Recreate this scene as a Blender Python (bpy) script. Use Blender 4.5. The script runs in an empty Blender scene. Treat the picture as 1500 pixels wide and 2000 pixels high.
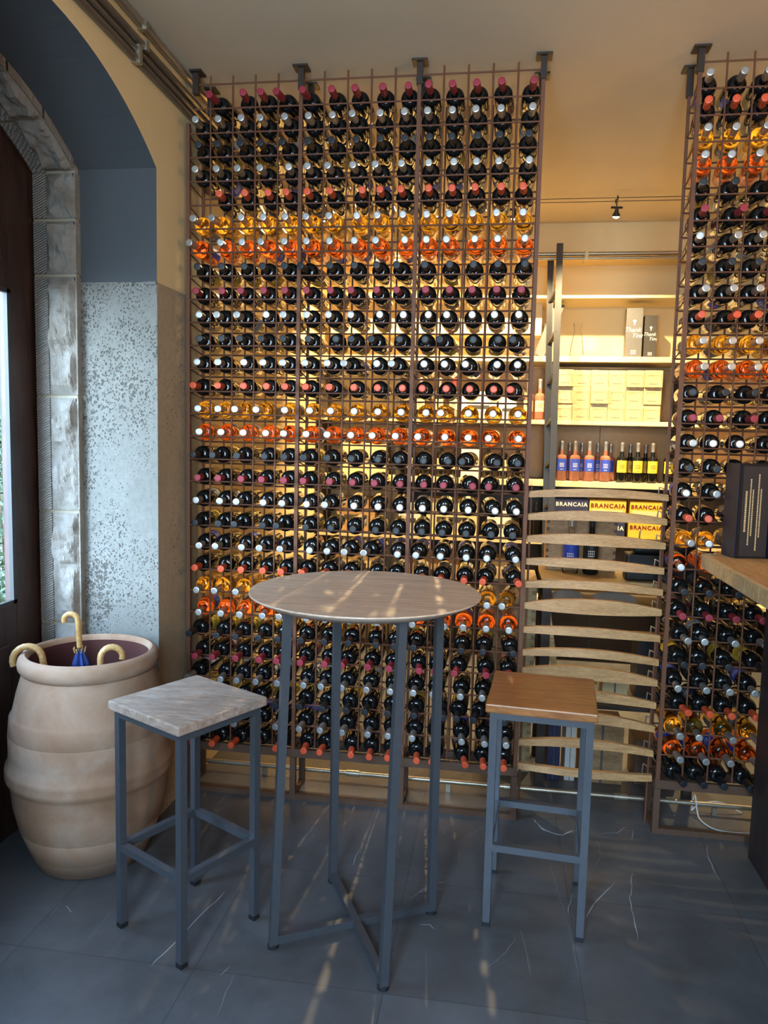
import bpy, bmesh, math, random
from mathutils import Vector, Matrix, noise
random.seed(7)
S = bpy.context.scene
COL = S.collection
PI = math.pi

# ---------------------------------------------------------------- camera
CAM = Vector((1.3778, -3.2823, 1.6607))
RC = Matrix(((0.988675, -0.145337, -0.037391), (0.148234, 0.984633, 0.092329), (0.023397, -0.096826, 0.995026)))  # columns right, forward, up
FPX = 1493.6
cd = bpy.data.cameras.new('camera')
cd.sensor_fit = 'VERTICAL'; cd.sensor_height = 36.0; cd.lens = FPX / 2000 * 36.0
cam = bpy.data.objects.new('camera', cd); COL.objects.link(cam)
r_, f_, u_ = RC.col[0], RC.col[1], RC.col[2]
cam.matrix_world = Matrix(((r_[0], u_[0], -f_[0], CAM[0]), (r_[1], u_[1], -f_[1], CAM[1]), (r_[2], u_[2], -f_[2], CAM[2]), (0, 0, 0, 1)))
cd.clip_end = 200
S.camera = cam

def ray(u, v): return RC @ Vector(((u - 750) / FPX, 1, -(v - 1000) / FPX))
def at(u, v, Y):
    d = ray(u, v); return CAM + d * ((Y - CAM.y) / d.y)
def atz(u, v, Z):
    d = ray(u, v); return CAM + d * ((Z - CAM.z) / d.z)

# ---------------------------------------------------------------- materials
def lin(r, g, b):
    f = lambda c: ((c / 255 + 0.055) / 1.055) ** 2.4 if c > 10 else c / 255 / 12.92
    return (f(r), f(g), f(b), 1)

class Nodes:
    def __init__(s, name):
        s.m = bpy.data.materials.new(name); s.m.use_nodes = True
        s.t = s.m.node_tree; s.n = s.t.nodes; s.b = s.n['Principled BSDF']
        s.out = s.n['Material Output']
    def node(s, typ, **kw):
        n = s.n.new(typ)
        for k, v in kw.items():
            if k.startswith('i_'):
                n.inputs[k[2:].replace('_', ' ')].default_value = v
            else: setattr(n, k, v)
        return n
    def link(s, a, b): s.t.links.new(a, b)
    def coords(s, scale=(1, 1, 1), rot=(0, 0, 0), obj=True):
        tc = s.node('ShaderNodeTexCoord'); mp = s.node('ShaderNodeMapping')
        mp.inputs['Scale'].default_value = scale; mp.inputs['Rotation'].default_value = rot
        s.link(tc.outputs['Object' if obj else 'Generated'], mp.inputs['Vector'])
        return mp.outputs['Vector']
    def noise(s, vec, scale, detail=4, rough=.55, dist=0.0):
        n = s.node('ShaderNodeTexNoise'); n.inputs['Scale'].default_value = scale
        n.inputs['Detail'].default_value = detail; n.inputs['Roughness'].default_value = rough
        n.inputs['Distortion'].default_value = dist
        if vec is not None: s.link(vec, n.inputs['Vector'])
        return n.outputs['Fac']
    def ramp(s, fac, stops):
        r = s.node('ShaderNodeValToRGB'); e = r.color_ramp.elements
        while len(e) < len(stops): e.new(0.5)
        for el, (p, c) in zip(e, stops): el.position = p; el.color = c if len(c) == 4 else (*c, 1)
        s.link(fac, r.inputs['Fac']); return r.outputs['Color']
    def mix(s, fac, a, b, typ='MIX'):
        m = s.node('ShaderNodeMix', data_type='RGBA', blend_type=typ)
        for sock, v in ((m.inputs['Factor'], fac), (m.inputs['A'], a), (m.inputs['B'], b)):
            pass
        ins = [m.inputs[0], m.inputs[6], m.inputs[7]]
        for sock, v in zip(ins, (fac, a, b)):
            if hasattr(v, 'links'): s.link(v, sock)
            else: sock.default_value = v
        return m.outputs[2]
    def bump(s, h, strength=.3, dist=.01):
        b = s.node('ShaderNodeBump'); b.inputs['Strength'].default_value = strength; b.inputs['Distance'].default_value = dist
        s.link(h, b.inputs['Height']); s.link(b.outputs['Normal'], s.b.inputs['Normal'])
    def set(s, **kw):
        for k, v in kw.items():
            sock = s.b.inputs[k.replace('_', ' ')]
            if hasattr(v, 'links'): s.link(v, sock)
            else: sock.default_value = v
        return s.m

MAT = {}
def plain(name, col, rough=.5, metal=0.0, **kw):
    N = Nodes(name); v = N.coords((1, 1, 1))
    n = N.noise(v, 40, 3)
    c = N.mix(n, tuple(x * .88 for x in col[:3]) + (1,), tuple(min(1, x * 1.1) for x in col[:3]) + (1,))
    N.set(Base_Color=c, Roughness=rough, Metallic=metal, **kw)
    MAT[name] = N.m; return N.m
def wood(name, c1, c2, rough=.45, scale=(1, 14, 14), k=3.0, bump=.15):
    N = Nodes(name); v = N.coords(scale)
    n1 = N.noise(v, k, 6, .6, .6); n2 = N.noise(v, k * 6, 3, .6)
    f = N.ramp(n1, [(.30, c1), (.5, tuple((a + b) / 2 for a, b in zip(c1, c2))), (.68, c2)])
    d = N.ramp(n2, [(.35, (.72, .68, .62, 1)), (.6, (1, 1, 1, 1))])
    N.set(Base_Color=N.mix(1.0, f, d, 'MULTIPLY'), Roughness=rough)
    N.bump(n2, bump, .002); MAT[name] = N.m; return N.m

plain('rusty_iron', (.16, .060, .028), .62, .2)
plain('base_iron', (.12, .062, .036), .6, .25)
plain('dark_plate', (.045, .032, .025), .5, .4)
plain('grey_steel', (.115, .122, .135), .34, .55)
plain('ladder_steel', (.048, .047, .048), .42, .3)
plain('dark_conduit', (.20, .165, .125), .36, .6)
plain('conduit', (.42, .36, .27), .35, .75)
plain('black_rubber', (.012, .012, .013), .6)
plain('cable_black', (.02, .017, .015), .5)
plain('white_cable', (.62, .6, .55), .45)
plain('lamp_black', (.02, .018, .016), .35, .3)
plain('black_case', (.012, .011, .011), .38)
plain('navy_card', (.025, .03, .085), .5)
plain('black_card', (.02, .019, .022), .42)
plain('grey_card', (.105, .10, .095), .45)
plain('dim_card', (.045, .040, .036), .45)
plain('yellow_card', (.80, .47, .05), .5)
plain('cream_card', (.70, .56, .30), .6)
plain('white_paper', (.72, .68, .62), .6)
plain('blue_paper', (.03, .075, .50), .5)
plain('yellow_paper', (.90, .55, .05), .5)
plain('navy_paper', (.014, .022, .07), .5)
plain('box_spine', (.010, .014, .030), .45)
plain('maroon_paper', (.16, .018, .03), .5)
plain('black_print', (.012, .012, .012), .5)
plain('red_print', (.16, .012, .01), .5)
plain('white_print', (.80, .78, .72), .5)
plain('gold_print', (.62, .46, .22), .45)
plain('light_wood', (.72, .55, .30), .55)
plain('shelf_paint', (.76, .61, .34), .5)
plain('back_panel', (.56, .35, .16), .55)
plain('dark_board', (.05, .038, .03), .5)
plain('blue_fabric', (.02, .05, .22), .7)
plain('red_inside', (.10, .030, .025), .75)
plain('brown_leather', (.10, .05, .03), .5)
wood('table_wood', (.54, .375, .27, 1), (.80, .62, .49, 1), .36, (2, 24, 24), 2.2)
wood('pale_seat_wood', (.29, .195, .14, 1), (.51, .39, .32, 1), .38, (3, 22, 22), 2.4)
wood('warm_seat_wood', (.27, .09, .024, 1), (.50, .21, .062, 1), .35, (2, 20, 20), 2.4)
wood('stave_wood', (.46, .235, .085, 1), (.68, .39, .165, 1), .55, (2.5, 26, 26), 2.6)
wood('counter_wood', (.42, .25, .11, 1), (.62, .40, .19, 1), .42, (16, 2, 16), 2.4)
wood('counter_edge', (.52, .36, .18, 1), (.70, .52, .30, 1), .5, (9, 9, 9), 2.0)
wood('counter_panel', (.020, .014, .016, 1), (.048, .032, .034, 1), .5, (12, 12, 1.5), 2.0)
wood('door_wood', (.030, .014, .010, 1), (.075, .034, .024, 1), .42, (12, 12, 1.5), 2.0)
wood('crate_wood', (.34, .19, .085, 1), (.52, .33, .16, 1), .6, (3, 10, 10), 2.0)
wood('pale_crate_wood', (.56, .41, .19, 1), (.72, .57, .31, 1), .55, (3, 12, 12), 1.6)
wood('desk_wood', (.48, .31, .12, 1), (.68, .48, .22, 1), .45, (2, 14, 14), 2.0)
wood('handle_wood', (.50, .27, .09, 1), (.68, .42, .17, 1), .35, (8, 8, 8), 2.0, .05)

def m_plaster(name, c, c2):
    N = Nodes(name); v = N.coords()
    a = N.noise(v, 1.3, 5, .6); b = N.noise(v, 60, 4)
    N.set(Base_Color=N.ramp(a, [(.3, c), (.7, c2)]), Roughness=.8); N.bump(b, .12, .004); MAT[name] = N.m
m_plaster('cream_plaster', (.76, .56, .28, 1), (.84, .64, .34, 1))
m_plaster('pale_plaster', (.74, .60, .33, 1), (.80, .66, .38, 1))
m_plaster('ceiling_paint', (.62, .50, .34, 1), (.68, .56, .40, 1))
m_plaster('slate_paint', (.060, .063, .067, 1), (.074, .077, .081, 1))
def m_concrete(name, c, c2, pit, amount):
    N = Nodes(name); v = N.coords((1, 1, .8))
    a = N.noise(v, 2.2, 6, .62); b = N.noise(v, 60, 4, .6); big = N.noise(v, 2.4, 3, .6)
    hs = None
    for sc, am in ((135.0, amount), (58.0, amount * .60)):
        vo = N.node('ShaderNodeTexVoronoi', i_Scale=sc); N.link(v, vo.inputs['Vector'])
        rd = N.node('ShaderNodeSeparateColor'); N.link(vo.outputs['Color'], rd.inputs[0])
        th = N.node('ShaderNodeMath', operation='MULTIPLY'); N.link(rd.outputs[0], th.inputs[0]); N.link(N.ramp(big, [(.36, (0, 0, 0, 1)), (.62, (am, am, am, 1))]), th.inputs[1])
        sb = N.node('ShaderNodeMath', operation='SUBTRACT'); N.link(th.outputs[0], sb.inputs[0]); N.link(vo.outputs['Distance'], sb.inputs[1])
        h = N.ramp(sb.outputs[0], [(.0, (0, 0, 0, 1)), (.10, (1, 1, 1, 1))])
        hs = h if hs is None else N.mix(1.0, hs, h, 'LIGHTEN')
    base = N.mix(N.ramp(b, [(.3, (.35, .35, .35, 1)), (.7, (0, 0, 0, 1))]), N.ramp(a, [(.28, c), (.72, c2)]), pit)
    N.set(Base_Color=N.mix(hs, base, pit), Roughness=.85)
    inv = N.node('ShaderNodeInvert'); N.link(hs, inv.inputs['Color'])
    ad = N.mix(.25, inv.outputs['Color'], b); N.bump(ad, .9, .006); MAT[name] = N.m
m_concrete('pitted_concrete', (.19, .18, .155, 1), (.275, .262, .235, 1), (.085, .075, .06, 1), .85)
m_concrete('warm_concrete', (.42, .31, .19, 1), (.54, .42, .28, 1), (.27, .18, .10, 1), .55)
def m_stone():
    N = Nodes('ashlar_stone'); v = N.coords()
    a = N.noise(v, 7, 7, .65, .5); b = N.noise(v, 38, 5, .65)
    N.set(Base_Color=N.ramp(a, [(.3, (.20, .16, .12, 1)), (.52, (.30, .265, .225, 1)), (.72, (.38, .345, .305, 1))]), Roughness=.88)
    N.bump(b, .9, .012); MAT['ashlar_stone'] = N.m
    N = Nodes('chiselled_stone'); v = N.coords((1, 1, 1), (0.0, .45, .0))
    w = N.node('ShaderNodeTexWave', i_Scale=34.0, i_Distortion=3.0, bands_direction='Z'); N.link(v, w.inputs['Vector'])
    N.set(Base_Color=N.ramp(w.outputs['Fac'], [(.2, (.33, .28, .23, 1)), (.8, (.50, .46, .41, 1))]), Roughness=.85)
    N.bump(w.outputs['Fac'], .9, .008); MAT['chiselled_stone'] = N.m
    plain('calcite', (.40, .40, .41), .5); plain('faint_calcite', (.20, .20, .205), .5)
    plain('mortar', (.42, .36, .27), .9)
m_stone()
def m_floor():
    N = Nodes('slate_floor'); v = N.coords()
    n0 = N.noise(v, 3.0, 7, .68, .3); n1 = N.noise(v, 26, 5, .65)
    base = N.ramp(n0, [(.25, (.070, .067, .065, 1)), (.5, (.105, .103, .103, 1)), (.75, (.140, .139, .140, 1))])
    bt = N.node('ShaderNodeTexBrick', offset=.0, i_Scale=1.0, i_Mortar_Size=.0022, i_Brick_Width=.595, i_Row_Height=.595, i_Mortar_Smooth=.1)
    mp = N.node('ShaderNodeMapping'); mp.inputs['Location'].default_value = (.095, 1.155, 0)
    tc = N.node('ShaderNodeTexCoord'); N.link(tc.outputs['Object'], mp.inputs['Vector']); N.link(mp.outputs['Vector'], bt.inputs['Vector'])
    bt.inputs['Color1'].default_value = (.86, .86, .86, 1); bt.inputs['Color2'].default_value = (1.12, 1.12, 1.12, 1); bt.inputs['Mortar'].default_value = (.62, .62, .62, 1)
    c = N.mix(1.0, base, bt.outputs['Color'], 'MULTIPLY')
    scr = N.noise(N.coords((60, 4, 1), (0, 0, .5)), 3, 2)
    c = N.mix(N.ramp(scr, [(.66, (0, 0, 0, 1)), (.76, (.35, .35, .35, 1))]), c, (.17, .17, .17, 1))
    N.set(Base_Color=c, Roughness=N.ramp(n1, [(.3, (.30, .30, .30, 1)), (.7, (.44, .44, .44, 1))])); N.bump(n1, .10, .003); MAT['slate_floor'] = N.m
m_floor()
def m_urn():
    N = Nodes('terracotta'); v = N.coords()
    a = N.noise(v, 4.5, 6, .62, .4); b = N.noise(v, 50, 4)
    sp = N.node('ShaderNodeSeparateXYZ'); N.link(v, sp.inputs[0])
    st = N.node('ShaderNodeMath', operation='ADD'); N.link(sp.outputs['Z'], st.inputs[0]); 
    m2 = N.node('ShaderNodeMath', operation='MULTIPLY_ADD'); N.link(a, m2.inputs[0]); m2.inputs[1].default_value = -.22; m2.inputs[2].default_value = .3; N.link(m2.outputs[0], st.inputs[1])
    dirt = N.ramp(st.outputs[0], [(.20, (.85, .85, .85, 1)), (.31, (0, 0, 0, 1))])
    base = N.ramp(a, [(.28, (.25, .125, .065, 1)), (.5, (.34, .195, .115, 1)), (.72, (.42, .295, .21, 1))])
    N.set(Base_Color=N.mix(dirt, base, (.12, .07, .045, 1)), Roughness=.8); N.bump(b, .15, .003); MAT['terracotta'] = N.m
m_urn()
def glassy(name, col, rough=.02, ior=1.38, trans=1.0):
    N = Nodes(name); v = N.coords(); n = N.noise(v, 9, 1)
    c = N.mix(n, tuple(x * .96 for x in col) + (1,), tuple(col) + (1,))
    N.set(Base_Color=c, Roughness=rough, Transmission_Weight=trans, IOR=ior); MAT[name] = N.m
glassy('amber_wine', (.93, .55, .08), .08, 1.33)
glassy('rose_wine', (.90, .20, .045), .08, 1.33)
glassy('clear_glass', (.95, .96, .95), .01, 1.12)
glassy('rose_bottle', (.88, .38, .25), .05, 1.3, .68)
def m_dark_glass():
    N = Nodes('dark_glass'); v = N.coords(); n = N.noise(v, 20, 2)
    c = N.mix(n, (.004, .004, .005, 1), (.010, .010, .009, 1))
    N.set(Base_Color=c, Roughness=.06, IOR=1.45); MAT['dark_glass'] = N.m
m_dark_glass()
def capsule_mat(name, col, rough, metal):
    N = Nodes(name); v = N.coords((1, 1, 1)); n = N.noise(v, 90, 3)
    c = N.mix(n, tuple(x * .8 for x in col) + (1,), tuple(min(1, x * 1.15) for x in col) + (1,))
    N.set(Base_Color=c, Roughness=rough, Metallic=metal); N.bump(n, .12, .001); MAT[name] = N.m
capsule_mat('magenta_foil', (.33, .024, .044), .5, .05)
capsule_mat('silver_foil', (.50, .49, .47), .36, .75)
capsule_mat('black_foil', (.014, .016, .020), .45, .1)
capsule_mat('orange_foil', (.75, .10, .035), .42, .1)
def m_pane():
    N = Nodes('window_glass')
    tr = N.node('ShaderNodeBsdfTransparent'); gl = N.node('ShaderNodeBsdfGlossy'); gl.inputs['Roughness'].default_value = .0
    tr.inputs['Color'].default_value = (.90, .97, .97, 1)
    fr = N.node('ShaderNodeFresnel', i_IOR=1.45); mx = N.node('ShaderNodeMixShader')
    N.link(fr.outputs[0], mx.inputs[0]); N.link(tr.outputs[0], mx.inputs[1]); N.link(gl.outputs[0], mx.inputs[2])
    N.link(mx.outputs[0], N.out.inputs['Surface']); MAT['window_glass'] = N.m
m_pane()
def m_thin():
    N = Nodes('thin_glass')
    tr = N.node('ShaderNodeBsdfTransparent'); gl = N.node('ShaderNodeBsdfGlossy'); gl.inputs['Roughness'].default_value = .02
    n = N.noise(N.coords(), 6, 1); N.link(N.mix(n, (.97, .97, .96, 1), (1, 1, .99, 1)), tr.inputs['Color'])
    lw = N.node('ShaderNodeLayerWeight', i_Blend=.12); mx = N.node('ShaderNodeMixShader')
    N.link(lw.outputs['Fresnel'], mx.inputs[0]); N.link(tr.outputs[0], mx.inputs[1]); N.link(gl.outputs[0], mx.inputs[2])
    N.link(mx.outputs[0], N.out.inputs['Surface']); MAT['thin_glass'] = N.m
m_thin()
def m_bulb():
    N = Nodes('lamp_bulb'); v = N.coords(); n = N.noise(v, 5, 1)
    N.set(Base_Color=(1, .9, .7, 1), Emission_Color=N.mix(n, (1, .86, .62, 1), (1, .9, .68, 1)), Emission_Strength=45.0); MAT['lamp_bulb'] = N.m
m_bulb()
def m_globe():  # glowing globe of the added, unseen lamp over the counter
    N = Nodes('added_lamp_globe'); n = N.noise(N.coords(), 3, 1)
    N.set(Base_Color=(.9, .85, .75, 1), Emission_Color=N.mix(n, (1, .60, .27, 1), (1, .63, .30, 1)), Emission_Strength=75.0); MAT['added_lamp_globe'] = N.m
m_globe()
def m_leaf():
    N = Nodes('shrub_leaf'); v = N.coords(); n = N.noise(v, 14, 3)
    N.set(Base_Color=N.ramp(n, [(.3, (.028, .05, .018, 1)), (.6, (.07, .105, .045, 1)), (.8, (.14, .17, .095, 1))]), Roughness=.55); MAT['shrub_leaf'] = N.m
    plain('outside_gravel', (.13, .125, .11), .9)
    plain('stem_bark', (.16, .10, .06), .8)
m_leaf()

# ---------------------------------------------------------------- mesh building
class M:
    """collects shapes, builds one mesh object"""
    def __init__(s): s.v = []; s.f = []; s.mi = []; s.sm = []
    def add(s, vs, fs, mi=0, smooth=False):
        b = len(s.v); s.v += [tuple(v) for v in vs]
        for f in fs: s.f.append([b + i for i in f]); s.mi.append(mi); s.sm.append(smooth)
        return s
    def box(s, lo, hi, mi=0, mat=None):
        x0, y0, z0 = lo; x1, y1, z1 = hi
        vs = [Vector(p) for p in ((x0, y0, z0), (x1, y0, z0), (x1, y1, z0), (x0, y1, z0), (x0, y0, z1), (x1, y0, z1), (x1, y1, z1), (x0, y1, z1))]
        if mat is not None: vs = [mat @ v for v in vs]
        return s.add(vs, [(0, 3, 2, 1), (4, 5, 6, 7), (0, 1, 5, 4), (1, 2, 6, 5), (2, 3, 7, 6), (3, 0, 4, 7)], mi)
    def bbox(s, lo, hi, bev=.003, mi=0, mat=None, seg=2):
        bm = bmesh.new(); c = [(a + b) / 2 for a, b in zip(lo, hi)]; d = [b - a for a, b in zip(lo, hi)]
        bmesh.ops.create_cube(bm, size=1)
        for v in bm.verts: v.co = Vector((c[0] + v.co.x * d[0], c[1] + v.co.y * d[1], c[2] + v.co.z * d[2]))
        bmesh.ops.bevel(bm, geom=bm.edges[:], offset=min(bev, min(d) * .45), segments=seg, affect='EDGES', profile=.6)
        bm.verts.index_update()
        vs = [(mat @ v.co) if mat is not None else v.co.copy() for v in bm.verts]
        fs = [[v.index for v in f.verts] for f in bm.faces]; bm.free()
        return s.add(vs, fs, mi)
    def tube(s, path, r, n=8, mi=0, caps=True, closed=False):
        P = [Vector(p) for p in path]; k = len(P); rs = r if isinstance(r, (list, tuple)) else [r] * k
        vs = []; ref = None
        for i, p in enumerate(P):
            if closed: t = P[(i + 1) % k] - P[i - 1]
            else: t = P[min(i + 1, k - 1)] - P[max(i - 1, 0)]
            t.normalize()
            if ref is None: ref = Vector((0, 0, 1)) if abs(t.z) < .9 else Vector((1, 0, 0))
            a = (ref - t * ref.dot(t)).normalized(); b = t.cross(a); ref = a
            for j in range(n):
                w = 2 * PI * j / n; vs.append(p + (a * math.cos(w) + b * math.sin(w)) * rs[i])
        fs = []
        for i in range(k if closed else k - 1):
            q = (i + 1) % k
            for j in range(n): fs.append((i * n + j, i * n + (j + 1) % n, q * n + (j + 1) % n, q * n + j))
        s.add(vs, fs, mi, n > 5)
        if caps and not closed:
            s.add(vs[:n], [tuple(reversed(range(n)))], mi); s.add(vs[-n:], [tuple(range(n))], mi)
        return s
    def bar(s, a, b, w, h=None, mi=0, up=None):
        """rectangular bar from a to b"""
        a = Vector(a); b = Vector(b); h = h or w; t = (b - a).normalized()
        u = Vector(up) if up else (Vector((0, 0, 1)) if abs(t.z) < .9 else Vector((0, 1, 0)))
        x = t.cross(u).normalized(); y = x.cross(t).normalized()
        vs = [p + x * sx * w / 2 + y * sy * h / 2 for p in (a, b) for sx, sy in ((-1, -1), (1, -1), (1, 1), (-1, 1))]
        return s.add(vs, [(3, 2, 1, 0), (4, 5, 6, 7), (0, 1, 5, 4), (1, 2, 6, 5), (2, 3, 7, 6), (3, 0, 4, 7)], mi)
    def lathe(s, prof, n=24, mi=0, c=(0, 0, 0), mat=None, capb=True, capt=True, a0=0, a1=2 * PI):
        full = abs(a1 - a0 - 2 * PI) < 1e-6; m = n if full else n + 1
        groups = [[prof[0]]]
        for i in range(1, len(prof)):
            groups[-1].append(prof[i])
            if i < len(prof) - 1:
                d1 = Vector((prof[i][0] - prof[i - 1][0], prof[i][1] - prof[i - 1][1])); d2 = Vector((prof[i + 1][0] - prof[i][0], prof[i + 1][1] - prof[i][1]))
                if d1.length > 0 and d2.length > 0 and d1.angle(d2) > math.radians(42): groups.append([prof[i]])
        def ring(r, z): 
            o = [Vector((c[0] + r * math.cos(a0 + (a1 - a0) * j / n), c[1] + r * math.sin(a0 + (a1 - a0) * j / n), c[2] + z)) for j in range(m)]
            return [mat @ p for p in o] if mat is not None else o
        for g in groups:
            vs = []; fs = []
            for r, z in g: vs += ring(r, z)
            for i in range(len(g) - 1):
                for j in range(n):
                    j2 = (j + 1) % m; fs.append((i * m + j, i * m + j2, (i + 1) * m + j2, (i + 1) * m + j))
            s.add(vs, fs, mi, True)
        if full:
            if capb and prof[0][0] > 1e-5: s.add(ring(*prof[0]), [tuple(reversed(range(n)))], mi)
            if capt and prof[-1][0] > 1e-5: s.add(ring(*prof[-1]), [tuple(range(n))], mi)
        return s
    def prism(s, poly, axis, lo, hi, mi=0):
        """polygon in the two other axes, extruded along axis"""
        n = len(poly)
        def P(p, w): q = list(p); q.insert(axis, w); return Vector(q)
        vs = [P(p, lo) for p in poly] + [P(p, hi) for p in poly]
        s.add(vs, [tuple(reversed(range(n))), tuple(range(n, 2 * n))] + [(i, (i + 1) % n, n + (i + 1) % n, n + i) for i in range(n)], mi); return s
    def mesh(s, name, mats):
        me = bpy.data.meshes.new(name); me.from_pydata(s.v, [], s.f)
        for m in (mats if isinstance(mats, (list, tuple)) else [mats]): me.materials.append(MAT[m])
        me.polygons.foreach_set('material_index', s.mi); me.polygons.foreach_set('use_smooth', s.sm)
        me.update()
        return me
    def build(s, name, mats, parent=None, fix=True):
        me = s.mesh(name, mats)
        if fix:
            bm = bmesh.new(); bm.from_mesh(me); bmesh.ops.recalc_face_normals(bm, faces=bm.faces[:]); bm.to_mesh(me); bm.free()
        o = bpy.data.objects.new(name, me); COL.objects.link(o)
        if parent is not None: o.parent = parent
        return o

def tag(o, label=None, cat=None, group=None, kind=None):
    if label: o['label'] = label
    if cat: o['category'] = cat
    if group: o['group'] = group
    if kind: o['kind'] = kind
    return o
def thing(name, label, cat, loc=(0, 0, 0), rz=0, group=None):
    o = bpy.data.objects.new(name, None); COL.objects.link(o)
    o.empty_display_size = .05; o.location = loc; o.rotation_euler = (0, 0, rz)
    return tag(o, label, cat, group)
def dup(o, **kw):
    c = o.copy(); COL.objects.link(c)
    for ch in o.children:
        d = ch.copy(); COL.objects.link(d); d.parent = c
        for g in ch.children:
            e = g.copy(); COL.objects.link(e); e.parent = d
    return tag(c, **kw)
def text_mesh(txt, size, depth=.0006, shear=0.0, space=1.0, bold=0.0, align='CENTER'):
    cu = bpy.data.curves.new('txt', 'FONT'); cu.body = txt; cu.size = size; cu.extrude = depth; cu.shear = shear
    cu.space_character = space; cu.offset = bold; cu.align_x = align; cu.align_y = 'CENTER'; cu.resolution_u = 3
    o = bpy.data.objects.new('txt', cu); COL.objects.link(o)
    dg = bpy.context.evaluated_depsgraph_get(); dg.update()
    me = bpy.data.meshes.new_from_object(o.evaluated_get(dg)); bpy.data.objects.remove(o)
    return [v.co.copy() for v in me.vertices], [list(p.vertices) for p in me.polygons]
def add_text(m, txt, size, mtx, mi=0, **kw):
    vs, fs = text_mesh(txt, size, **kw); m.add([mtx @ v for v in vs], fs, mi); return m
FRONT = Matrix(((1, 0, 0, 0), (0, 0, -1, 0), (0, 1, 0, 0), (0, 0, 0, 1)))   # text plane to a face looking along -y
# ================================================================= the room
CEIL = 3.2; WX = -.02; YB = 2.86; YF = -4.7; XR = 4.3
def struct(o): o['kind'] = 'structure'; return o
m = M(); m.add([(-1.2, YF, 0), (XR, YF, 0), (XR, YB, 0), (-1.2, YB, 0)], [(0, 1, 2, 3)]); fl = struct(m.build('floor', 'slate_floor', fix=False))
# the white calcite veins of the slate slabs
m = M()
def vein(px, w, mi=0):
    P = [atz(u, v, .0006) for u, v in px]; Q = []
    for a, b in zip(P, P[1:]):
        k = max(2, int((b - a).length / .03))
        for i in range(k): Q.append(a + (b - a) * i / k + Vector((random.uniform(-1, 1), random.uniform(-1, 1), 0)) * .0035)
    Q.append(P[-1]); vs = []
    for i, q in enumerate(Q):
        t = (Q[min(i + 1, len(Q) - 1)] - Q[max(i - 1, 0)]).normalized(); s = Vector((-t.y, t.x, 0)) * w * random.uniform(.45, 1) * (.3 if i in (0, len(Q) - 1) else 1)
        vs += [q + s, q - s]
    m.add(vs, [(2 * i, 2 * i + 1, 2 * i + 3, 2 * i + 2) for i in range(len(Q) - 1)], mi)
for px, w, mi in ((((440, 1740), (420, 1762), (380, 1800), (355, 1830), (330, 1850), (296, 1886)), .0022, 0), (((449, 1886), (430, 1905)), .0016, 0),
    (((1235, 1705), (1232, 1748), (1230, 1752), (1236, 1790), (1246, 1836)), .0022, 0), (((1236, 1622), (1234, 1640)), .002, 0), (((1200, 1725), (1180, 1745), (1160, 1765), (1145, 1792)), .0024, 0),
    (((1118, 1742), (1112, 1770), (1110, 1784)), .002, 0), (((1049, 1608), (1062, 1620), (1078, 1627), (1100, 1631), (1120, 1622)), .006, 0), (((1042, 1600), (1049, 1608)), .004, 0), (((1172, 1628), (1205, 1627), (1222, 1614)), .003, 0),
    (((1168, 1640), (1171, 1675), (1160, 1700)), .0016, 1), (((1072, 1680), (1095, 1760), (1110, 1810), (1132, 1905)), .0013, 1), (((1018, 1815), (1025, 1850), (1037, 1908)), .0013, 1), (((1008, 1828), (990, 1860), (946, 1896)), .0014, 1),
    (((1381, 1650), (1382, 1668), (1392, 1695), (1406, 1718)), .002, 0), (((800, 1757), (826, 1738), (850, 1726), (872, 1722)), .006, 1), (((812, 1745), (845, 1735), (866, 1737)), .004, 1), (((1345, 1780), (1400, 1800), (1495, 1840)), .0013, 1),
    (((818, 1805), (838, 1806), (848, 1814)), .003, 0), (((130, 1768), (134, 1776), (142, 1782)), .002, 0), (((94, 1795), (120, 1757)), .0016, 1), (((912, 1632), (940, 1618), (962, 1612)), .0025, 1), (((700, 1660), (690, 1690)), .0015, 0),
    (((160, 1850), (200, 1800), (215, 1780)), .0012, 1), (((560, 1660), (540, 1720)), .0012, 1), (((420, 1990), (450, 1920), (458, 1900)), .0014, 1), (((1290, 1655), (1330, 1660)), .0014, 1)): vein(px, w, mi)
m.build('calcite_vein', ['calcite', 'faint_calcite'], fl, fix=False)
m = M(); m.add([(-.02, YF, CEIL), (-.02, YB, CEIL), (XR, YB, CEIL), (XR, YF, CEIL)], [(0, 1, 2, 3)]); struct(m.build('ceiling', 'ceiling_paint', fix=False))
# arched doorway in the thick left wall
AY, HW, R1, ZC = -1.05, .775, 1.323, 1.642
def arch(y, R=R1): return ZC + math.sqrt(max(0, R * R - (y - AY) ** 2))
NS = 24
ys = [AY - HW + 2 * HW * i / NS for i in range(NS + 1)]
DZ = 2.268
m = M()
for y0, y1 in ((YF, AY - HW), (AY + HW, YB)):
    m.add([(WX, y0, DZ), (WX, y1, DZ), (WX, y1, CEIL), (WX, y0, CEIL)], [(0, 1, 2, 3)])
for a, b in zip(ys, ys[1:]): m.add([(WX, a, arch(a)), (WX, b, arch(b)), (WX, b, CEIL), (WX, a, CEIL)], [(0, 1, 2, 3)])
m.add([(WX, .20, 0), (WX, YB, 0), (WX, YB, DZ), (WX, .20, DZ)], [(0, 1, 2, 3)])
wl = struct(m.build('wall_left', 'cream_plaster', fix=False))
m = M()
for y0, y1 in ((YF, AY - HW), (AY + HW, .20)): m.add([(WX, y0, 0), (WX, y1, 0), (WX, y1, DZ), (WX, y0, DZ)], [(0, 1, 2, 3)])
m.build('concrete_dado', 'warm_concrete', wl, fix=False)
XJ = -.345
m = M()
for y in (AY - HW, AY + HW): m.add([(WX, y, 0), (XJ - .02, y, 0), (XJ - .02, y, DZ), (WX, y, DZ)], [(0, 1, 2, 3)])
m.build('concrete_reveal', 'pitted_concrete', wl, fix=False)
m = M()
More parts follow.
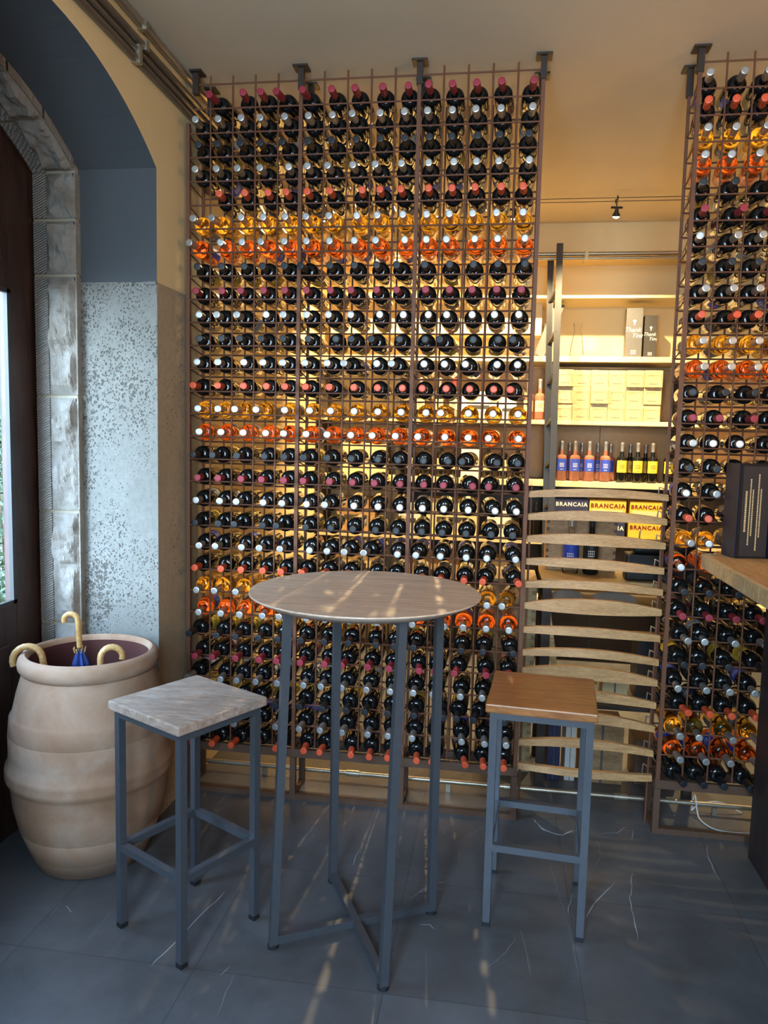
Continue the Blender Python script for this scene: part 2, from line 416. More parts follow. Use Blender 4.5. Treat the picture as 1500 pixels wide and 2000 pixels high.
for y in (AY - HW, AY + HW): m.add([(WX, y, DZ), (XJ - .02, y, DZ), (XJ - .02, y, arch(y)), (WX, y, arch(y))], [(0, 1, 2, 3)])
for a, b in zip(ys, ys[1:]): m.add([(WX, a, arch(a)), (WX, b, arch(b)), (XJ - .02, b, arch(b)), (XJ - .02, a, arch(a))], [(0, 1, 2, 3)], 0, True)
m.build('painted_reveal', 'slate_paint', wl, fix=False)
m = M()
for s in (-1, 1):
    y = AY + s * HW; m.box((WX - .05, min(y, y - s * .012), DZ - .012), (WX, max(y, y - s * .012), DZ))
m.build('paint_edge_bead', 'pitted_concrete', wl)

# the outer skin of the thick wall
XO = -.596
m = M()
for y0, y1, z0 in ((YF, AY - .775, 0), (AY + .775, YB, 0), (AY - .775, AY + .775, 2.89)): m.add([(XO, y0, z0), (XO, y1, z0), (XO, y1, CEIL + .02), (XO, y0, CEIL + .02)], [(0, 1, 2, 3)])
m.add([(XO, YF, CEIL + .02), (XO, YB, CEIL + .02), (WX, YB, CEIL + .02), (WX, YF, CEIL + .02)], [(0, 1, 2, 3)])
m.add([(XO, YF, 0), (WX, YF, 0), (WX, YF, CEIL + .02), (XO, YF, CEIL + .02)], [(0, 1, 2, 3)]); m.add([(XO, YB, 0), (WX, YB, 0), (WX, YB, CEIL + .02), (XO, YB, CEIL + .02)], [(0, 1, 2, 3)])
m.build('outer_skin', 'warm_concrete', wl, fix=False)

# rough ashlar surround: every block has a rock face of its own and a tooled margin next to the door
def rough_patch(m, P, nu, nv, amp, seed, nrm, mi=0):
    vs = []
    for j in range(nv + 1):
        for i in range(nu + 1):
            u, v = i / nu, j / nv; p = P(u, v); e = min(1, min(u, 1 - u) * 7) * min(1, min(v, 1 - v) * 9)
            h = noise.fractal(p * 9 + Vector((seed, seed * 2, 0)), .8, 2.1, 4) * .5 + abs(noise.noise(p * 5 + Vector((seed, 3, 1)))) * 1.0
            vs.append(p + nrm(u, v) * (.010 + amp * h) * e)
    m.add(vs, [(j * (nu + 1) + i, j * (nu + 1) + i + 1, (j + 1) * (nu + 1) + i + 1, (j + 1) * (nu + 1) + i) for j in range(nv) for i in range(nu)], mi, False)
XS, XD = -.525, -.54
RS = 1.29; HS = .74
def arch_s(y): return ZC + math.sqrt(RS * RS - (y - AY) ** 2)
m = M(); mo = M()
joints = [0, .36, .84, 1.32, 1.80, 2.29, 2.51, arch_s(AY + HS) + .0]
for s in (1, -1):
    yj = AY + s * HS
    mo.add([(XJ - .012, yj + s * .008, 0), (XD, yj + s * .008, 0), (XD, yj + s * .008, joints[-1] + .1), (XJ - .012, yj + s * .008, joints[-1] + .1)], [(0, 1, 2, 3)])
    mo.add([(XJ - .012, yj + s * .008, 0), (XJ - .012, yj + s * .06, 0), (XJ - .012, yj + s * .06, joints[-1] + .1), (XJ - .012, yj + s * .008, joints[-1] + .1)], [(0, 1, 2, 3)])
    for k in range(len(joints) - 1):
        z0, z1 = joints[k] + .007, joints[k + 1] - .007
        P = lambda u, v, z0=z0, z1=z1, yj=yj: Vector((XJ - .012 + (XS + .05 - XJ + .012) * u, yj, z0 + (z1 - z0) * v))
        rough_patch(m, P, 16, max(6, int((z1 - z0) * 56)), .050, k * 1.7 + s, lambda u, v, s=s: Vector((0, -s, 0)))
        m.box((XS - .008, min(yj + s * .008, yj - s * .006), z0), (XS + .05, max(yj + s * .008, yj - s * .006), z1), 1)
        m.box((XJ - .016, min(yj, yj + s * .06), z0), (XJ - .006, max(yj, yj + s * .06), z1), 0)
ab = [AY - HS + 2 * HS * i / 7 for i in range(8)]
for k in range(7):
    y0, y1 = ab[k] + .006, ab[k + 1] - .006
    P = lambda u, v, y0=y0, y1=y1: Vector((XJ - .012 + (XS + .05 - XJ + .012) * u, y0 + (y1 - y0) * v, arch_s(y0 + (y1 - y0) * v)))
    nr = lambda u, v, y0=y0, y1=y1: Vector((0, -(y0 + (y1 - y0) * v - AY), -(arch_s(y0 + (y1 - y0) * v) - ZC))).normalized()
    rough_patch(m, P, 14, 14, .042, k * 2.3 + 9, nr)
    for q in range(4):
        a, b = y0 + (y1 - y0) * q / 4, y0 + (y1 - y0) * (q + 1) / 4
        m.add([(XS + .05, a, arch_s(a) - .008), (XS - .008, a, arch_s(a) - .008), (XS - .008, b, arch_s(b) - .008), (XS + .05, b, arch_s(b) - .008)], [(0, 1, 2, 3)], 1)
        m.add([(XJ - .006, a, arch_s(a)), (XJ - .006, b, arch_s(b)), (XJ - .006, b, arch_s(b) + .09), (XJ - .006, a, arch_s(a) + .09)], [(0, 1, 2, 3)], 0)
for i in range(NS):
    a, b = AY - HS + 2 * HS * i / NS, AY - HS + 2 * HS * (i + 1) / NS
    mo.add([(XJ - .012, a, arch_s(a) + .006), (XJ - .012, b, arch_s(b) + .006), (XD, b, arch_s(b) + .006), (XD, a, arch_s(a) + .006)], [(0, 1, 2, 3)])
m.build('stone_surround', ['ashlar_stone', 'chiselled_stone'], wl)
mo.build('mortar_bed', 'mortar', wl, fix=False)

# wooden glazed door behind the stone
DX = -.545
dr = struct(bpy.data.objects.new('door_1', None)); COL.objects.link(dr)
dy0, dy1 = AY - .78, AY + .78
GY0, GY1, GZ0, GZ1 = AY - .585, AY + .585, .955, 2.205
m = M()
m.bbox((DX - .05, GY1, .0), (DX, dy1, 2.9)); m.bbox((DX - .05, dy0, .0), (DX, GY0, 2.9))
m.bbox((DX - .05, GY0, 0), (DX, GY1, GZ0)); m.bbox((DX - .05, GY0, GZ1), (DX, GY1, 3.0))
m.bbox((DX - .05, AY - .06, GZ0), (DX, AY + .06, GZ1))
m.build('door_frame', 'door_wood', dr)
m = M()
for a, b in ((GY0 + .1, AY - .1), (AY + .1, GY1 - .06)):
    m.bbox((DX, a, .14), (DX + .012, b, .80), .008); m.bbox((DX, a, 2.30), (DX + .012, b, 2.58), .008)
m.build('raised_panel', 'door_wood', dr)
m = M()
for a, b in ((GY0, AY - .06), (AY + .06, GY1)):
    m.box((DX - .012, a, GZ0), (DX + .004, a + .02, GZ1)); m.box((DX - .012, b - .022, GZ0), (DX + .004, b, GZ1))
    m.box((DX - .012, a, GZ0), (DX + .004, b, GZ0 + .016)); m.box((DX - .012, a, GZ1 - .016), (DX + .004, b, GZ1))
m.build('glazing_bead', 'ladder_steel', dr)
m = M()
for a, b in ((GY0 + .015, AY - .07), (AY + .07, GY1 - .015)):
    m.add([(DX - .03, a, GZ0 + .008), (DX - .03, b, GZ0 + .008), (DX - .03, b, GZ1 - .008), (DX - .03, a, GZ1 - .008)], [(0, 1, 2, 3)])
m.build('glass_pane', 'window_glass', dr, fix=False)
# the remaining walls; the front one has a wide glazed opening that lets the daylight in
m = M(); m.add([(WX, YB, 0), (XR, YB, 0), (XR, YB, CEIL), (WX, YB, CEIL)], [(0, 1, 2, 3)]); struct(m.build('wall_back', 'pale_plaster', fix=False))
m = M(); m.box((WX, 2.42, 3.0), (XR, YB, CEIL)); struct(m.build('trim_1', 'cream_plaster'))
m = M(); m.add([(XR, YF, 0), (XR, YB, 0), (XR, YB, CEIL), (XR, YF, CEIL)], [(0, 1, 2, 3)]); struct(m.build('wall_right', 'cream_plaster', fix=False))
WZ0, WZ1 = .95, 3.05; WINS = ((.30, .98), (1.28, 1.96))
m = M(); xs = [WX] + [x for w in WINS for x in w] + [XR]
for i in range(0, 6, 2): m.add([(xs[i], YF, 0), (xs[i + 1], YF, 0), (xs[i + 1], YF, CEIL), (xs[i], YF, CEIL)], [(0, 1, 2, 3)])
for a, b in WINS:
    m.add([(a, YF, 0), (b, YF, 0), (b, YF, WZ0), (a, YF, WZ0)], [(0, 1, 2, 3)]); m.add([(a, YF, WZ1), (b, YF, WZ1), (b, YF, CEIL), (a, YF, CEIL)], [(0, 1, 2, 3)])
struct(m.build('wall_front', 'cream_plaster', fix=False))
for k, (a, b) in enumerate(WINS):
    m = M()
    for x in (a + .02, b - .02): m.bbox((x - .02, YF - .03, WZ0), (x + .02, YF + .03, WZ1))
    for z in (WZ0 + .02, 1.75, WZ1 - .02): m.bbox((a, YF - .03, z - .02), (b, YF + .03, z + .02))
    wf = struct(m.build('window_%d' % (k + 1), 'door_wood'))
    m = M(); m.add([(a, YF, WZ0), (b, YF, WZ0), (b, YF, WZ1), (a, YF, WZ1)], [(0, 1, 2, 3)]); m.build('window_pane', 'window_glass', wf, fix=False)

# conduits along the top of the left wall
for i, (z, x, r, mt) in enumerate(((3.035, -.004, .013, 'dark_conduit'), (3.068, -.005, .013, 'dark_conduit'), (3.105, -.003, .0155, 'dark_conduit'), (3.176, -.002, .013, 'conduit'))):
    t = thing('conduit_pipe', ('lowest of the grey conduit pipes running along the top of the left wall', 'second lowest conduit pipe along the top of the left wall',
        'thick third conduit pipe from below, along the top of the left wall', 'shiny conduit pipe running highest, in the corner under the ceiling')[i], 'pipe', (0, 0, 0), group='conduit pipes on the left wall')
    m = M(); m.tube([(x, YF + .1, z), (x, YB - .1, z)], r, 10); m.build('pipe', mt, t)
    for y in (-1.6, -.47 + .05 * (i > 1), .9):
        m = M(); m.box((WX, y - .012, z - r - .003), (x + r + .005, y + .012, z + r + .003)); m.build('clamp', 'conduit', t)
# pipe along the floor behind the racks, and the rail for the ladder
t = thing('floor_pipe', 'pale metal conduit pipe running low along the floor behind the wine racks', 'pipe')
m = M(); m.tube([(0, .215, .045), (3.6, .215, .045)], .011, 10); m.build('pipe', 'conduit', t)
for x in (.74, 1.49, 1.99, 2.75):
    m = M(); m.tube([(x - .03, .215, .045), (x + .03, .215, .045)], .016, 10); m.build('coupling', 'conduit', t)
for x in (.3, 1.2, 2.4, 3.3):
    m = M(); m.box((x - .01, .205, 0), (x + .01, .225, .035)); m.build('pipe_clip', 'conduit', t)
t = thing('ladder_rail', 'double metal rail running along the top of the back shelves', 'rail')
m = M(); m.tube([(0, 2.33, 2.965), (4.2, 2.33, 2.965)], .014, 10); m.build('upper_tube', 'conduit', t)
m = M(); m.tube([(0, 2.33, 2.935), (4.2, 2.33, 2.935)], .012, 10); m.build('lower_tube', 'conduit', t)
for x in (.4, 1.2, 1.93, 2.9):
    m = M(); m.box((x - .012, 2.312, 2.92), (x + .012, 2.45, 2.985)); m.build('bracket', 'cream_card', t)
# outside the door
m = M(); m.add([(-9, -9, -.06), (-1.2, -9, -.06), (-1.2, 9, -.06), (-9, 9, -.06)], [(0, 1, 2, 3)]); struct(m.build('ground_outside', 'outside_gravel', fix=False))
def shrub(c, r, h, n, label):
    t = thing('leafy_shrub', label, 'shrub', c, group='shrubs outside the door')
    m = M()
    for k in range(14):
        a = random.uniform(0, 2 * PI); m.tube([(0, 0, 0), (math.cos(a) * r * .3, math.sin(a) * r * .3, h * .4), (math.cos(a) * r * .8, math.sin(a) * r * .8, h * random.uniform(.6, 1))], [.014, .009, .003], 5)
    m.build('stem', 'stem_bark', t)
    m = M()
    for k in range(n):
        a = random.uniform(0, 2 * PI); rr = r * math.sqrt(random.random()); z = h * random.uniform(.05, 1); rr *= math.sqrt(max(.05, 1 - (z / h) ** 3))
        p = Vector((math.cos(a) * rr, math.sin(a) * rr, z)); d = Vector((random.uniform(-1, 1), random.uniform(-1, 1), random.uniform(-.2, 1))).normalized()
        s = d.cross(Vector((random.uniform(-1, 1), random.uniform(-1, 1), .3))).normalized(); L = random.uniform(.06, .12)
        m.add([p, p + d * L * .45 + s * .011, p + d * L, p + d * L * .45 - s * .011], [(0, 1, 2, 3)])
    m.build('foliage', 'shrub_leaf', t, fix=False)['kind'] = 'stuff'
shrub((-2.0, 1.6, -.06), .5, 1.75, 2600, 'tall leafy green shrub seen through the glass door')
shrub((-2.9, 2.9, -.06), .8, 1.65, 2600, 'lower leafy shrub farther off beyond the glass door')
shrub((-1.75, .42, -.06), .36, 1.1, 1800, 'small bushy shrub closest to the glass door outside')
# ================================================================= wine racks
ZT = 3.147
def zb(k): return ZT - .1 * k
DEP = .165; DROP = .0245
def wine_rack(name, x0, n, label):
    t = thing(name, label, 'wine rack', (x0, 0, 0))
    W = n * .1; posts = [i * .5 for i in range(int(W / .5 + .01) + 1)]
    m = M()                                               # front lattice: one welded grid of thin bars
    for k in range(29): m.tube([(.026 if x0 == 0 and k < 2 else 0, 0, zb(k)), (W, 0, zb(k))], .004, 6)
    for i in range(n + 1):
        if min(abs(i * .1 - p) for p in posts) > .01: m.tube([(i * .1, .0, .25), (i * .1, .0, ZT + .032)], .004, 6)
    m.build('front_grid', 'rusty_iron', t)
    m = M()
    for k in range(1, 30): m.tube([(.026 if x0 == 0 and k < 2 else 0, DEP, zb(k) - DROP), (W, DEP, zb(k) - DROP)], .004, 6)
    for i in range(n + 1): m.tube([(i * .1, DEP + .008, .20), (i * .1, DEP + .008, 2.98 if x0 == 0 and i == 0 else ZT - .06)], .004, 6)
    m.build('back_grid', 'rusty_iron', t)
    for x in posts:
        m = M()
        for k in range(2 if x0 == 0 and x == 0 else 1, 29): m.tube([(x, .004, zb(k) + .0), (x, DEP, zb(k) - DROP)], .003, 5)
        m.build('side_lattice', 'rusty_iron', t)
    for x in posts:
        for y, z1 in ((0.0, ZT + .02), (DEP + .004, ZT - .0)):
            short = x0 == 0 and x == 0; zc = z1; z1 = 2.99 if short else z1
            h_ = .008 if y == 0 else .0055; m = M(); m.box((x - h_, y - .008, .0), (x + h_, y + .008, z1)); m.build('post', 'rusty_iron', t)
            xb = x + (.036 if short else 0); z1 = zc; m = M(); m.box((xb - .012, y - .014, z1 - .06), (xb + .012, y + .014, CEIL)); m.box((xb - (.020 if short else .032), y - .032, CEIL - .008), (xb + .032, y + .032, CEIL)); m.build('ceiling_bracket', 'dark_plate', t)
    m = M()
    for y, z in ((0.0, .2185), (DEP, .1985)): m.bar((-.010, y, z), (W + .010, y, z), .019, .038)
    for x in posts: m.bar((x, .010, .2), (x, DEP - .010, .2), .021, .036)
    m.build('bottom_rail', 'base_iron', t)
    for x in posts:
        for y in (0, DEP):
            m = M(); m.box((x - .0128, y - .0128, 0), (x + .0128, y + .0128, .1985 if y == 0 else .178)); m.build('leg', 'base_iron', t)
    m = M()
    m.bar((-.0115, 0, .0125), (W + .0115, 0, .0125), .023, .025)
    for x in posts: m.bar((x, .013, .0115), (x, DEP, .0115), .021, .022)
    m.build('floor_rail', 'base_iron', t)
    return t
wine_rack('wine_rack', 0.0, 15, 'tall rusty iron lattice wine rack behind the round table, fixed to the ceiling')
wine_rack('wine_rack', 2.1, 5, 'narrower iron lattice wine rack on the right, partly behind the wooden counter')

# ---- bottles
R = .0383
def bottle_profile(cap_from=.225):
    p = [(0.0, .018), (.020, .014), (.026, .002), (.031, 0.0), (.0355, .003), (R, .010), (R, .169)]
    for i in range(1, 8):
        w = i / 7 * PI / 2; p.append((.0148 + (R - .0148) * math.cos(w), .169 + .027 * math.sin(w) ** .9))
    return p + [(.0143, .21), (.0140, .232), (.0136, .296), (.0, .297)]
m = M(); m.lathe(bottle_profile(), 22); BODY = {}
for k in ('dark_glass', 'amber_wine', 'rose_wine', 'rose_bottle'): BODY[k] = None
def body_mesh(mat):
    if BODY[mat] is None:
        q = M(); q.v, q.f, q.mi, q.sm = list(m0.v), list(m0.f), list(m0.mi), list(m0.sm)
        o = q.build('bottle_body_' + mat, mat); BODY[mat] = o.data; bpy.data.objects.remove(o)
    return BODY[mat]
m0 = m
def cap_mesh(mat):
    q = M(); q.lathe([(.0142, .232), (.0146, .236), (.0145, .283), (.0152, .285), (.0152, .293), (.0143, .2995), (.011, .3002), (.0105, .2994), (0.0, .2994)], 18)
    o = q.build('capsule_' + mat, mat); d = o.data; bpy.data.objects.remove(o); return d
CAPS = {k: cap_mesh(k) for k in ('magenta_foil', 'silver_foil', 'black_foil', 'orange_foil')}
def label_mesh(paper, ink, band=None, span=2.0, z0=.045, z1=.125, name='bottle_label'):
    q = M(); rr = R + .0006
    q.lathe([(rr, z0), (rr, z1)], 14, 0, a0=-PI / 2 - span / 2, a1=-PI / 2 + span / 2)
    def dot(a, z, w, h):
        q.lathe([(rr + .0004, z - h / 2), (rr + .0004, z + h / 2)], 1, 1, a0=a - w / rr / 2, a1=a + w / rr / 2)
    if ink:
        for i in range(4):
            for j in range(3): dot(-PI / 2 + (i - 1.5) * .0088 / rr, z0 + .033 + j * .0115, .0055, .0065)
        for i in range(5): dot(-PI / 2 + (i - 2) * .0045 / rr, z0 + .012, .0032, .004)
    o = q.build(name, [paper, ink or paper], fix=False); d = o.data; bpy.data.objects.remove(o); return d
LAB = {'magenta': label_mesh('maroon_paper', 'white_print'), 'silver': label_mesh('white_paper', 'black_print'), 'black': label_mesh('yellow_paper', 'black_print'),
       'silver2': label_mesh('blue_paper', 'white_print'), 'orange': label_mesh('navy_paper', 'white_print'), 'white': label_mesh('grey_card', 'white_print'), 'rose': label_mesh('blue_paper', 'white_print')}
KIND = [  # order repeats every eight rows, from the top row of the left rack
    ('magenta_capped_bottle', 'dark_glass', 'magenta_foil', 'magenta', 'magenta-capped dark wine bottle'),
    ('silver_capped_bottle', 'dark_glass', 'silver_foil', 'silver', 'silver-capped dark wine bottle'),
    ('black_capped_bottle', 'dark_glass', 'black_foil', 'black', 'black-capped dark wine bottle'),
    ('silver_capped_bottle', 'dark_glass', 'silver_foil', 'silver2', 'silver-capped dark wine bottle'),
    ('orange_capped_bottle', 'dark_glass', 'orange_foil', 'orange', 'orange-capped dark wine bottle'),
    ('white_wine_bottle', 'amber_wine', 'silver_foil', 'white', 'golden wine bottle, silver cap'),
    ('rose_wine_bottle', 'rose_wine', 'silver_foil', 'rose', 'orange rosé bottle, silver cap'),
    ('black_capped_bottle', 'dark_glass', 'black_foil', 'black', 'black-capped dark wine bottle')]
SEQ_L = [0, 1, 2, 3, 4, 5, 6, 7]
PROTO = {}
def proto(kind):
    if kind not in PROTO:
        name, bm_, cm, lb, _ = KIND[kind]
        o = bpy.data.objects.new(name, body_mesh(bm_)); COL.objects.link(o)
        c = bpy.data.objects.new('capsule', CAPS[cm]); COL.objects.link(c); c.parent = o
        l = bpy.data.objects.new('label', LAB[lb]); COL.objects.link(l); l.parent = o
        PROTO[kind] = [o, False]
    p = PROTO[kind]
    if not p[1]: p[1] = True; return p[0]
    return dup(p[0])
ORD = ['first', 'second', 'third', 'fourth', 'fifth', 'sixth', 'seventh', 'eighth', 'ninth', 'tenth', 'eleventh', 'twelfth', 'thirteenth', 'fourteenth', 'fifteenth']
CAPS_L = [[None if w == '.' else int(w) for w in r.split()] for r in '''. -22 27 1 -33 -21 0 -3 11 15 -4 -9 -13 -15 11|20 19 19 -1 4 4 5 -12 2 2 -5 -6 -13 -14 10|32 13 15 0 -5 5 3 6 6 6 6 -5 -2 -15 0|19 11 2 -1 24 4 -12 -6 -13 -5 5 7 -3 -15 5|. 22 51 50 13 3 -1 43 9 -6 8 2 -6 -2 -16|8 -8 21 16 10 -1 -3 14 -1 5 2 -6 -12 -17 -12|-9 29 24 6 8 3 0 5 -6 16 4 -15 0 -9 0|27 42 40 15 11 -22 4 8 2 -16 0 2 -2 -4 4|19 42 19 21 13 6 8 -5 4 -13 7 4 -4 -5 -7|46 15 3 33 7 8 1 -4 20 18 22 -4 0 -10 -13|60 46 17 10 7 16 41 1 -15 4 11 -30 8 10 -38|26 21 60 21 7 4 -1 -29 11 -27 9 -7 -22 9 -10|7 21 58 50 17 8 10 15 16 22 4 3 0 -2 -40|30 21 -3 -9 18 27 18 19 21 19 24 -17 -2 -1 1|49 44 36 58 14 13 5 7 -2 -4 -9 4 0 -17 7|7 -3 7 30 18 3 5 11 25 10 18 22 -24 24 8|27 22 26 17 17 3 18 17 12 22 22 4 27 -9 4|21 30 6 26 11 20 -2 27 31 24 20 9 12 23 10|15 23 -4 24 -15 17 28 25 22 10 19 5 5 10 -2|43 9 30 10 3 42 13 -11 -27 19 -3 1 10 -5 15|15 35 28 26 9 . . . . . . 4 3 -19 31|23 5 3 . . . . . . . . . . 3 -36|33 43 23 28 3 26 9 17 51 25 -11 27 6 3 -2|-14 17 4 9 -2 2 5 13 50 14 -2 6 2 -7 20|16 -3 4 13 -8 0 9 -14 2 -5 26 -10 -24 10 9|-21 41 11 -2 -4 17 -5 -12 -2 2 2 -13 5 -3 .|. . . . -12 -1 3 9 -8 -7 9 . -16 -41 .|. . -1 . -10 -1 -7 -7 7 -3 3 . 17 15 6|3 -4 -14 -7 -9 21 -7 35 17 -3 26 -10 40 13 -1'''.split('|')]
CAPS_R = [[None if w == '.' else int(w) for w in r.split()] for r in '''-35 -9 -21 . .|-34 -33 -30 . .|-28 -26 -15 . .|-44 -46 -35 . .|-38 -16 . . .|-22 20 . . .|-36 7 -3 . .|-19 -9 -9 . .|0 3 0 . .|-9 22 -1 . .|3 12 9 . .|13 14 12 . .|-23 0 8 . .|-17 -19 11 . .|-11 -36 -56 . .|-18 -15 -52 . .|-25 -9 . . .|-10 -37 . . .|5 -27 . . .|-29 10 . . .|-8 -14 -2 . .|-10 -8 -5 . .|17 -19 -2 . .|8 . . . .|-11 0 -10 . .|41 21 4 . .|9 -17 15 . .|15 17 13 . .|34 14 -6 . .'''.split('|')]
def fill(x0, n, shift, caps, rackname, wallname, group):
    for k in range(1, 30):
        kind = (k - 1 + shift) % 8
        frm = ('row %d from top' % k) if k <= 15 else ('row %d from bottom' % (30 - k))
        last = -99
        for i in range(n):
            d = caps[k - 1][i]
            if d is None:
                if x0 == 0 and k in (1, 5) and i == 0: continue
                d = random.gauss(2, 13)
            lo, hi = -36, 36
            if i % 5 == 0: lo = -33
            if i % 5 == 4: hi = 33
            d = max(lo, last - 44, min(hi, d)); last = d; d /= 1000
            b = max(-.0014, min(.0014, d * .4)) + random.uniform(-.0005, .0005)   # where the body rests on the back bar
            sl = (d - b) / .250
            o = proto(kind); yaw = math.atan(sl)
            tip = -.096 + random.uniform(-.003, .003)
            z = zb(k) + .0206
            # base of the bottle lies behind, its neck on the front bar
            base = Vector((x0 + .1 * i + .05 + d - sl * .30 * math.cos(yaw), tip + .30 * math.cos(yaw), z))
            o.matrix_world = Matrix.Translation(base) @ Matrix.Rotation(yaw, 4, 'Z') @ Matrix.Rotation(PI / 2, 4, 'X') @ Matrix.Rotation(random.uniform(0, 2 * PI), 4, 'Z')
            tag(o, '%s, %s, %s from %s, %s' % (KIND[kind][4], frm, ORD[i], wallname, rackname), 'bottle', KIND[kind][0].replace('_', ' ') + group)
fill(0.0, 15, 0, CAPS_L, 'big rack', 'left', 's lying in the big rack')
fill(2.1, 4, 3, CAPS_R, 'right rack', 'left', 's lying in the right rack')

# ---- gate of barrel staves between the racks
g = thing('stave_gate', 'gate of curved wooden barrel staves hung between the two wine racks', 'gate')
ST = [(965, 954, 970, 972), (1009, 997, 1016, 1019), (1052, 1042, 1064, 1066), (1096, 1091, 1110, 1115), (1141, 1133, 1149, 1157), (1182, 1169, 1198, 1196), (1229, 1224, 1241, 1247),
      (1274, 1265, 1281, 1294), (1310, 1300, 1325, 1334), (1350, 1345, 1364, 1378), (1395, 1389, 1408, 1424), (1450, 1441, 1457, 1472), (1494, 1498, 1512, 1519)]
XA, XB = 1.512, 2.086
for j, (l, mt, mb, r) in enumerate(ST):
    zl, zr = at(1030, l, .05).z, at(1288, r, .05).z; zt, zm = at(1152, mt, .05).z, at(1152, mb, .05).z
    NN = 16; vs = []
    zc = (zt + zm) / 2; hm = (zt - zm) / 2; bow = .018 + .012 * ((j * 7) % 5) / 5
    for i in range(NN + 1):
        t = i / NN; q = 1 - (2 * t - 1) ** 2; c = zl + (zr - zl) * t; c += (zc - (zl + zr) / 2) * q
        h = .013 + (hm - .013) * q; y = .05 - bow * q; x = XA + (XB - XA) * t
        if j == 12: vs += [(x, y - .012, c - h * 1.2), (x, y + .010, c - h * 1.2), (x, y + .016, c + .010), (x, y - .006, c + .010)]
        else: vs += [(x, y - .012, c - h), (x, y + .009, c - h), (x, y + .013, c + h), (x, y - .008, c + h)]
    fs = [(0, 1, 2, 3), (4 * NN + 3, 4 * NN + 2, 4 * NN + 1, 4 * NN)]
    for i in range(NN):
        for a in range(4): fs.append((4 * i + a, 4 * i + (a + 1) % 4, 4 * i + 4 + (a + 1) % 4, 4 * i + 4 + a))
    m = M(); m.add(vs, fs); m.build('stave', 'stave_wood', g)
for x in (XA + .012, XB - .012):
    m = M(); m.tube([(x, .074, .0), (x, .074, 1.47)], .005, 8); m.build('hanging_rod', 'rusty_iron', g)
for j, (l, mt, mb, r) in enumerate(ST):
    z = at(1288, r, .05).z + .035; m = M(); m.tube([(XB - .012, .074, z), (XB - .03, .085, z + .008), (XB - .034, .088, z - .05)], .0035, 6); m.build('hook', 'conduit', g)
# ================================================================= furniture in front
def pub_table():
    t = thing('pub_table', 'tall round wooden bar table on thin grey steel legs with crossed feet', 'table', (.955, -.80, 0))
    c = Vector((.955, -.80, 0)); zt = 1.15
    m = M(); m.lathe([(0, zt - .030), (.335, zt - .030), (.378, zt - .010), (.385, zt - .004), (.3835, zt), (0, zt)], 72); m.build('tabletop', 'table_wood', t)
    feet = [(.711, -1.013), (1.092, -1.134), (1.203, -.738), (.823, -.616)]
    tops = [(.735, -.965), (1.112, -1.055), (1.200, -.745), (.826, -.635)]
    loc = lambda p, z: Vector((p[0], p[1], z)) - c
    for f, p in zip(feet, tops):
        u = (Vector((feet[2][0], feet[2][1], 0)) - Vector((feet[0][0], feet[0][1], 0)))
        m = M(); m.bar(loc(f, .012), loc(p, zt - .036), .026, .026, up=u); l = m.build('leg', 'grey_steel', t)
        m = M(); m.lathe([(.016, 0), (.019, .002), (.019, .010), (.012, .014)], 14, c=loc(f, 0)); m.build('rubber_foot', 'black_rubber', l)
    for a, b in ((0, 2), (1, 3)):
        m = M(); m.bar(loc(feet[a], .028 + .002 * a), loc(feet[b], .028 + .002 * a), .024, .026); m.build('foot_bar', 'grey_steel', t)
    for a, b in ((0, 2), (1, 3)):
        m = M(); m.bar(loc(tops[a], zt - .0405 - .0005 * a), loc(tops[b], zt - .0405 - .0005 * a), .024, .019); m.build('top_bar', 'grey_steel', t)
pub_table()
def bar_stool(label, feet, seat, wood_, h=.785):
    cx = sum(p[0] for p in feet) / 4; cy = sum(p[1] for p in feet) / 4; c = Vector((cx, cy, 0))
    t = thing('bar_stool', label, 'stool', (cx, cy, 0), group='steel bar stools at the round table')
    L = lambda p, z: Vector((p[0], p[1], z)) - c
    u = Vector((feet[1][0] - feet[0][0], feet[1][1] - feet[0][1], 0)); ang = math.atan2(u.y, u.x)
    sx, sy = seat
    m = M(); m.bbox((-sx / 2, -sy / 2, h - .030), (sx / 2, sy / 2, h), .005, 0, Matrix.Rotation(ang, 4, 'Z')); m.build('seat', wood_, t)
    for p in feet:
        m = M(); m.bar(L(p, .004), L(p, h - .030), .025, .025, up=u); l = m.build('leg', 'grey_steel', t)
        m = M(); m.bar(L(p, 0), L(p, .016), .0262, .0262, up=u); m.build('foot_cap', 'black_rubber', l)
    for a, b in ((0, 1), (1, 2), (2, 3), (3, 0)):
        d = (L(feet[b], 0) - L(feet[a], 0)).normalized() * .0125
        m = M(); m.bar(L(feet[a], .285) + d, L(feet[b], .285) - d, .024, .024); m.build('footrest', 'grey_steel', t)
        m = M(); m.bar(L(feet[a], h - .0425) + d, L(feet[b], h - .0425) - d, .024, .024); m.build('seat_rail', 'grey_steel', t)
bar_stool('grey steel bar stool with a pale grey-brown wooden seat, beside the clay urn', [(.181, -1.0), (.458, -1.153), (.603, -.880), (.327, -.725)], (.365, .365), 'pale_seat_wood')
bar_stool('grey steel bar stool with a warm brown wooden seat, in front of the stave gate', [(1.395, -.768), (1.706, -.793), (1.728, -.462), (1.417, -.437)], (.362, .385), 'warm_seat_wood', .79)

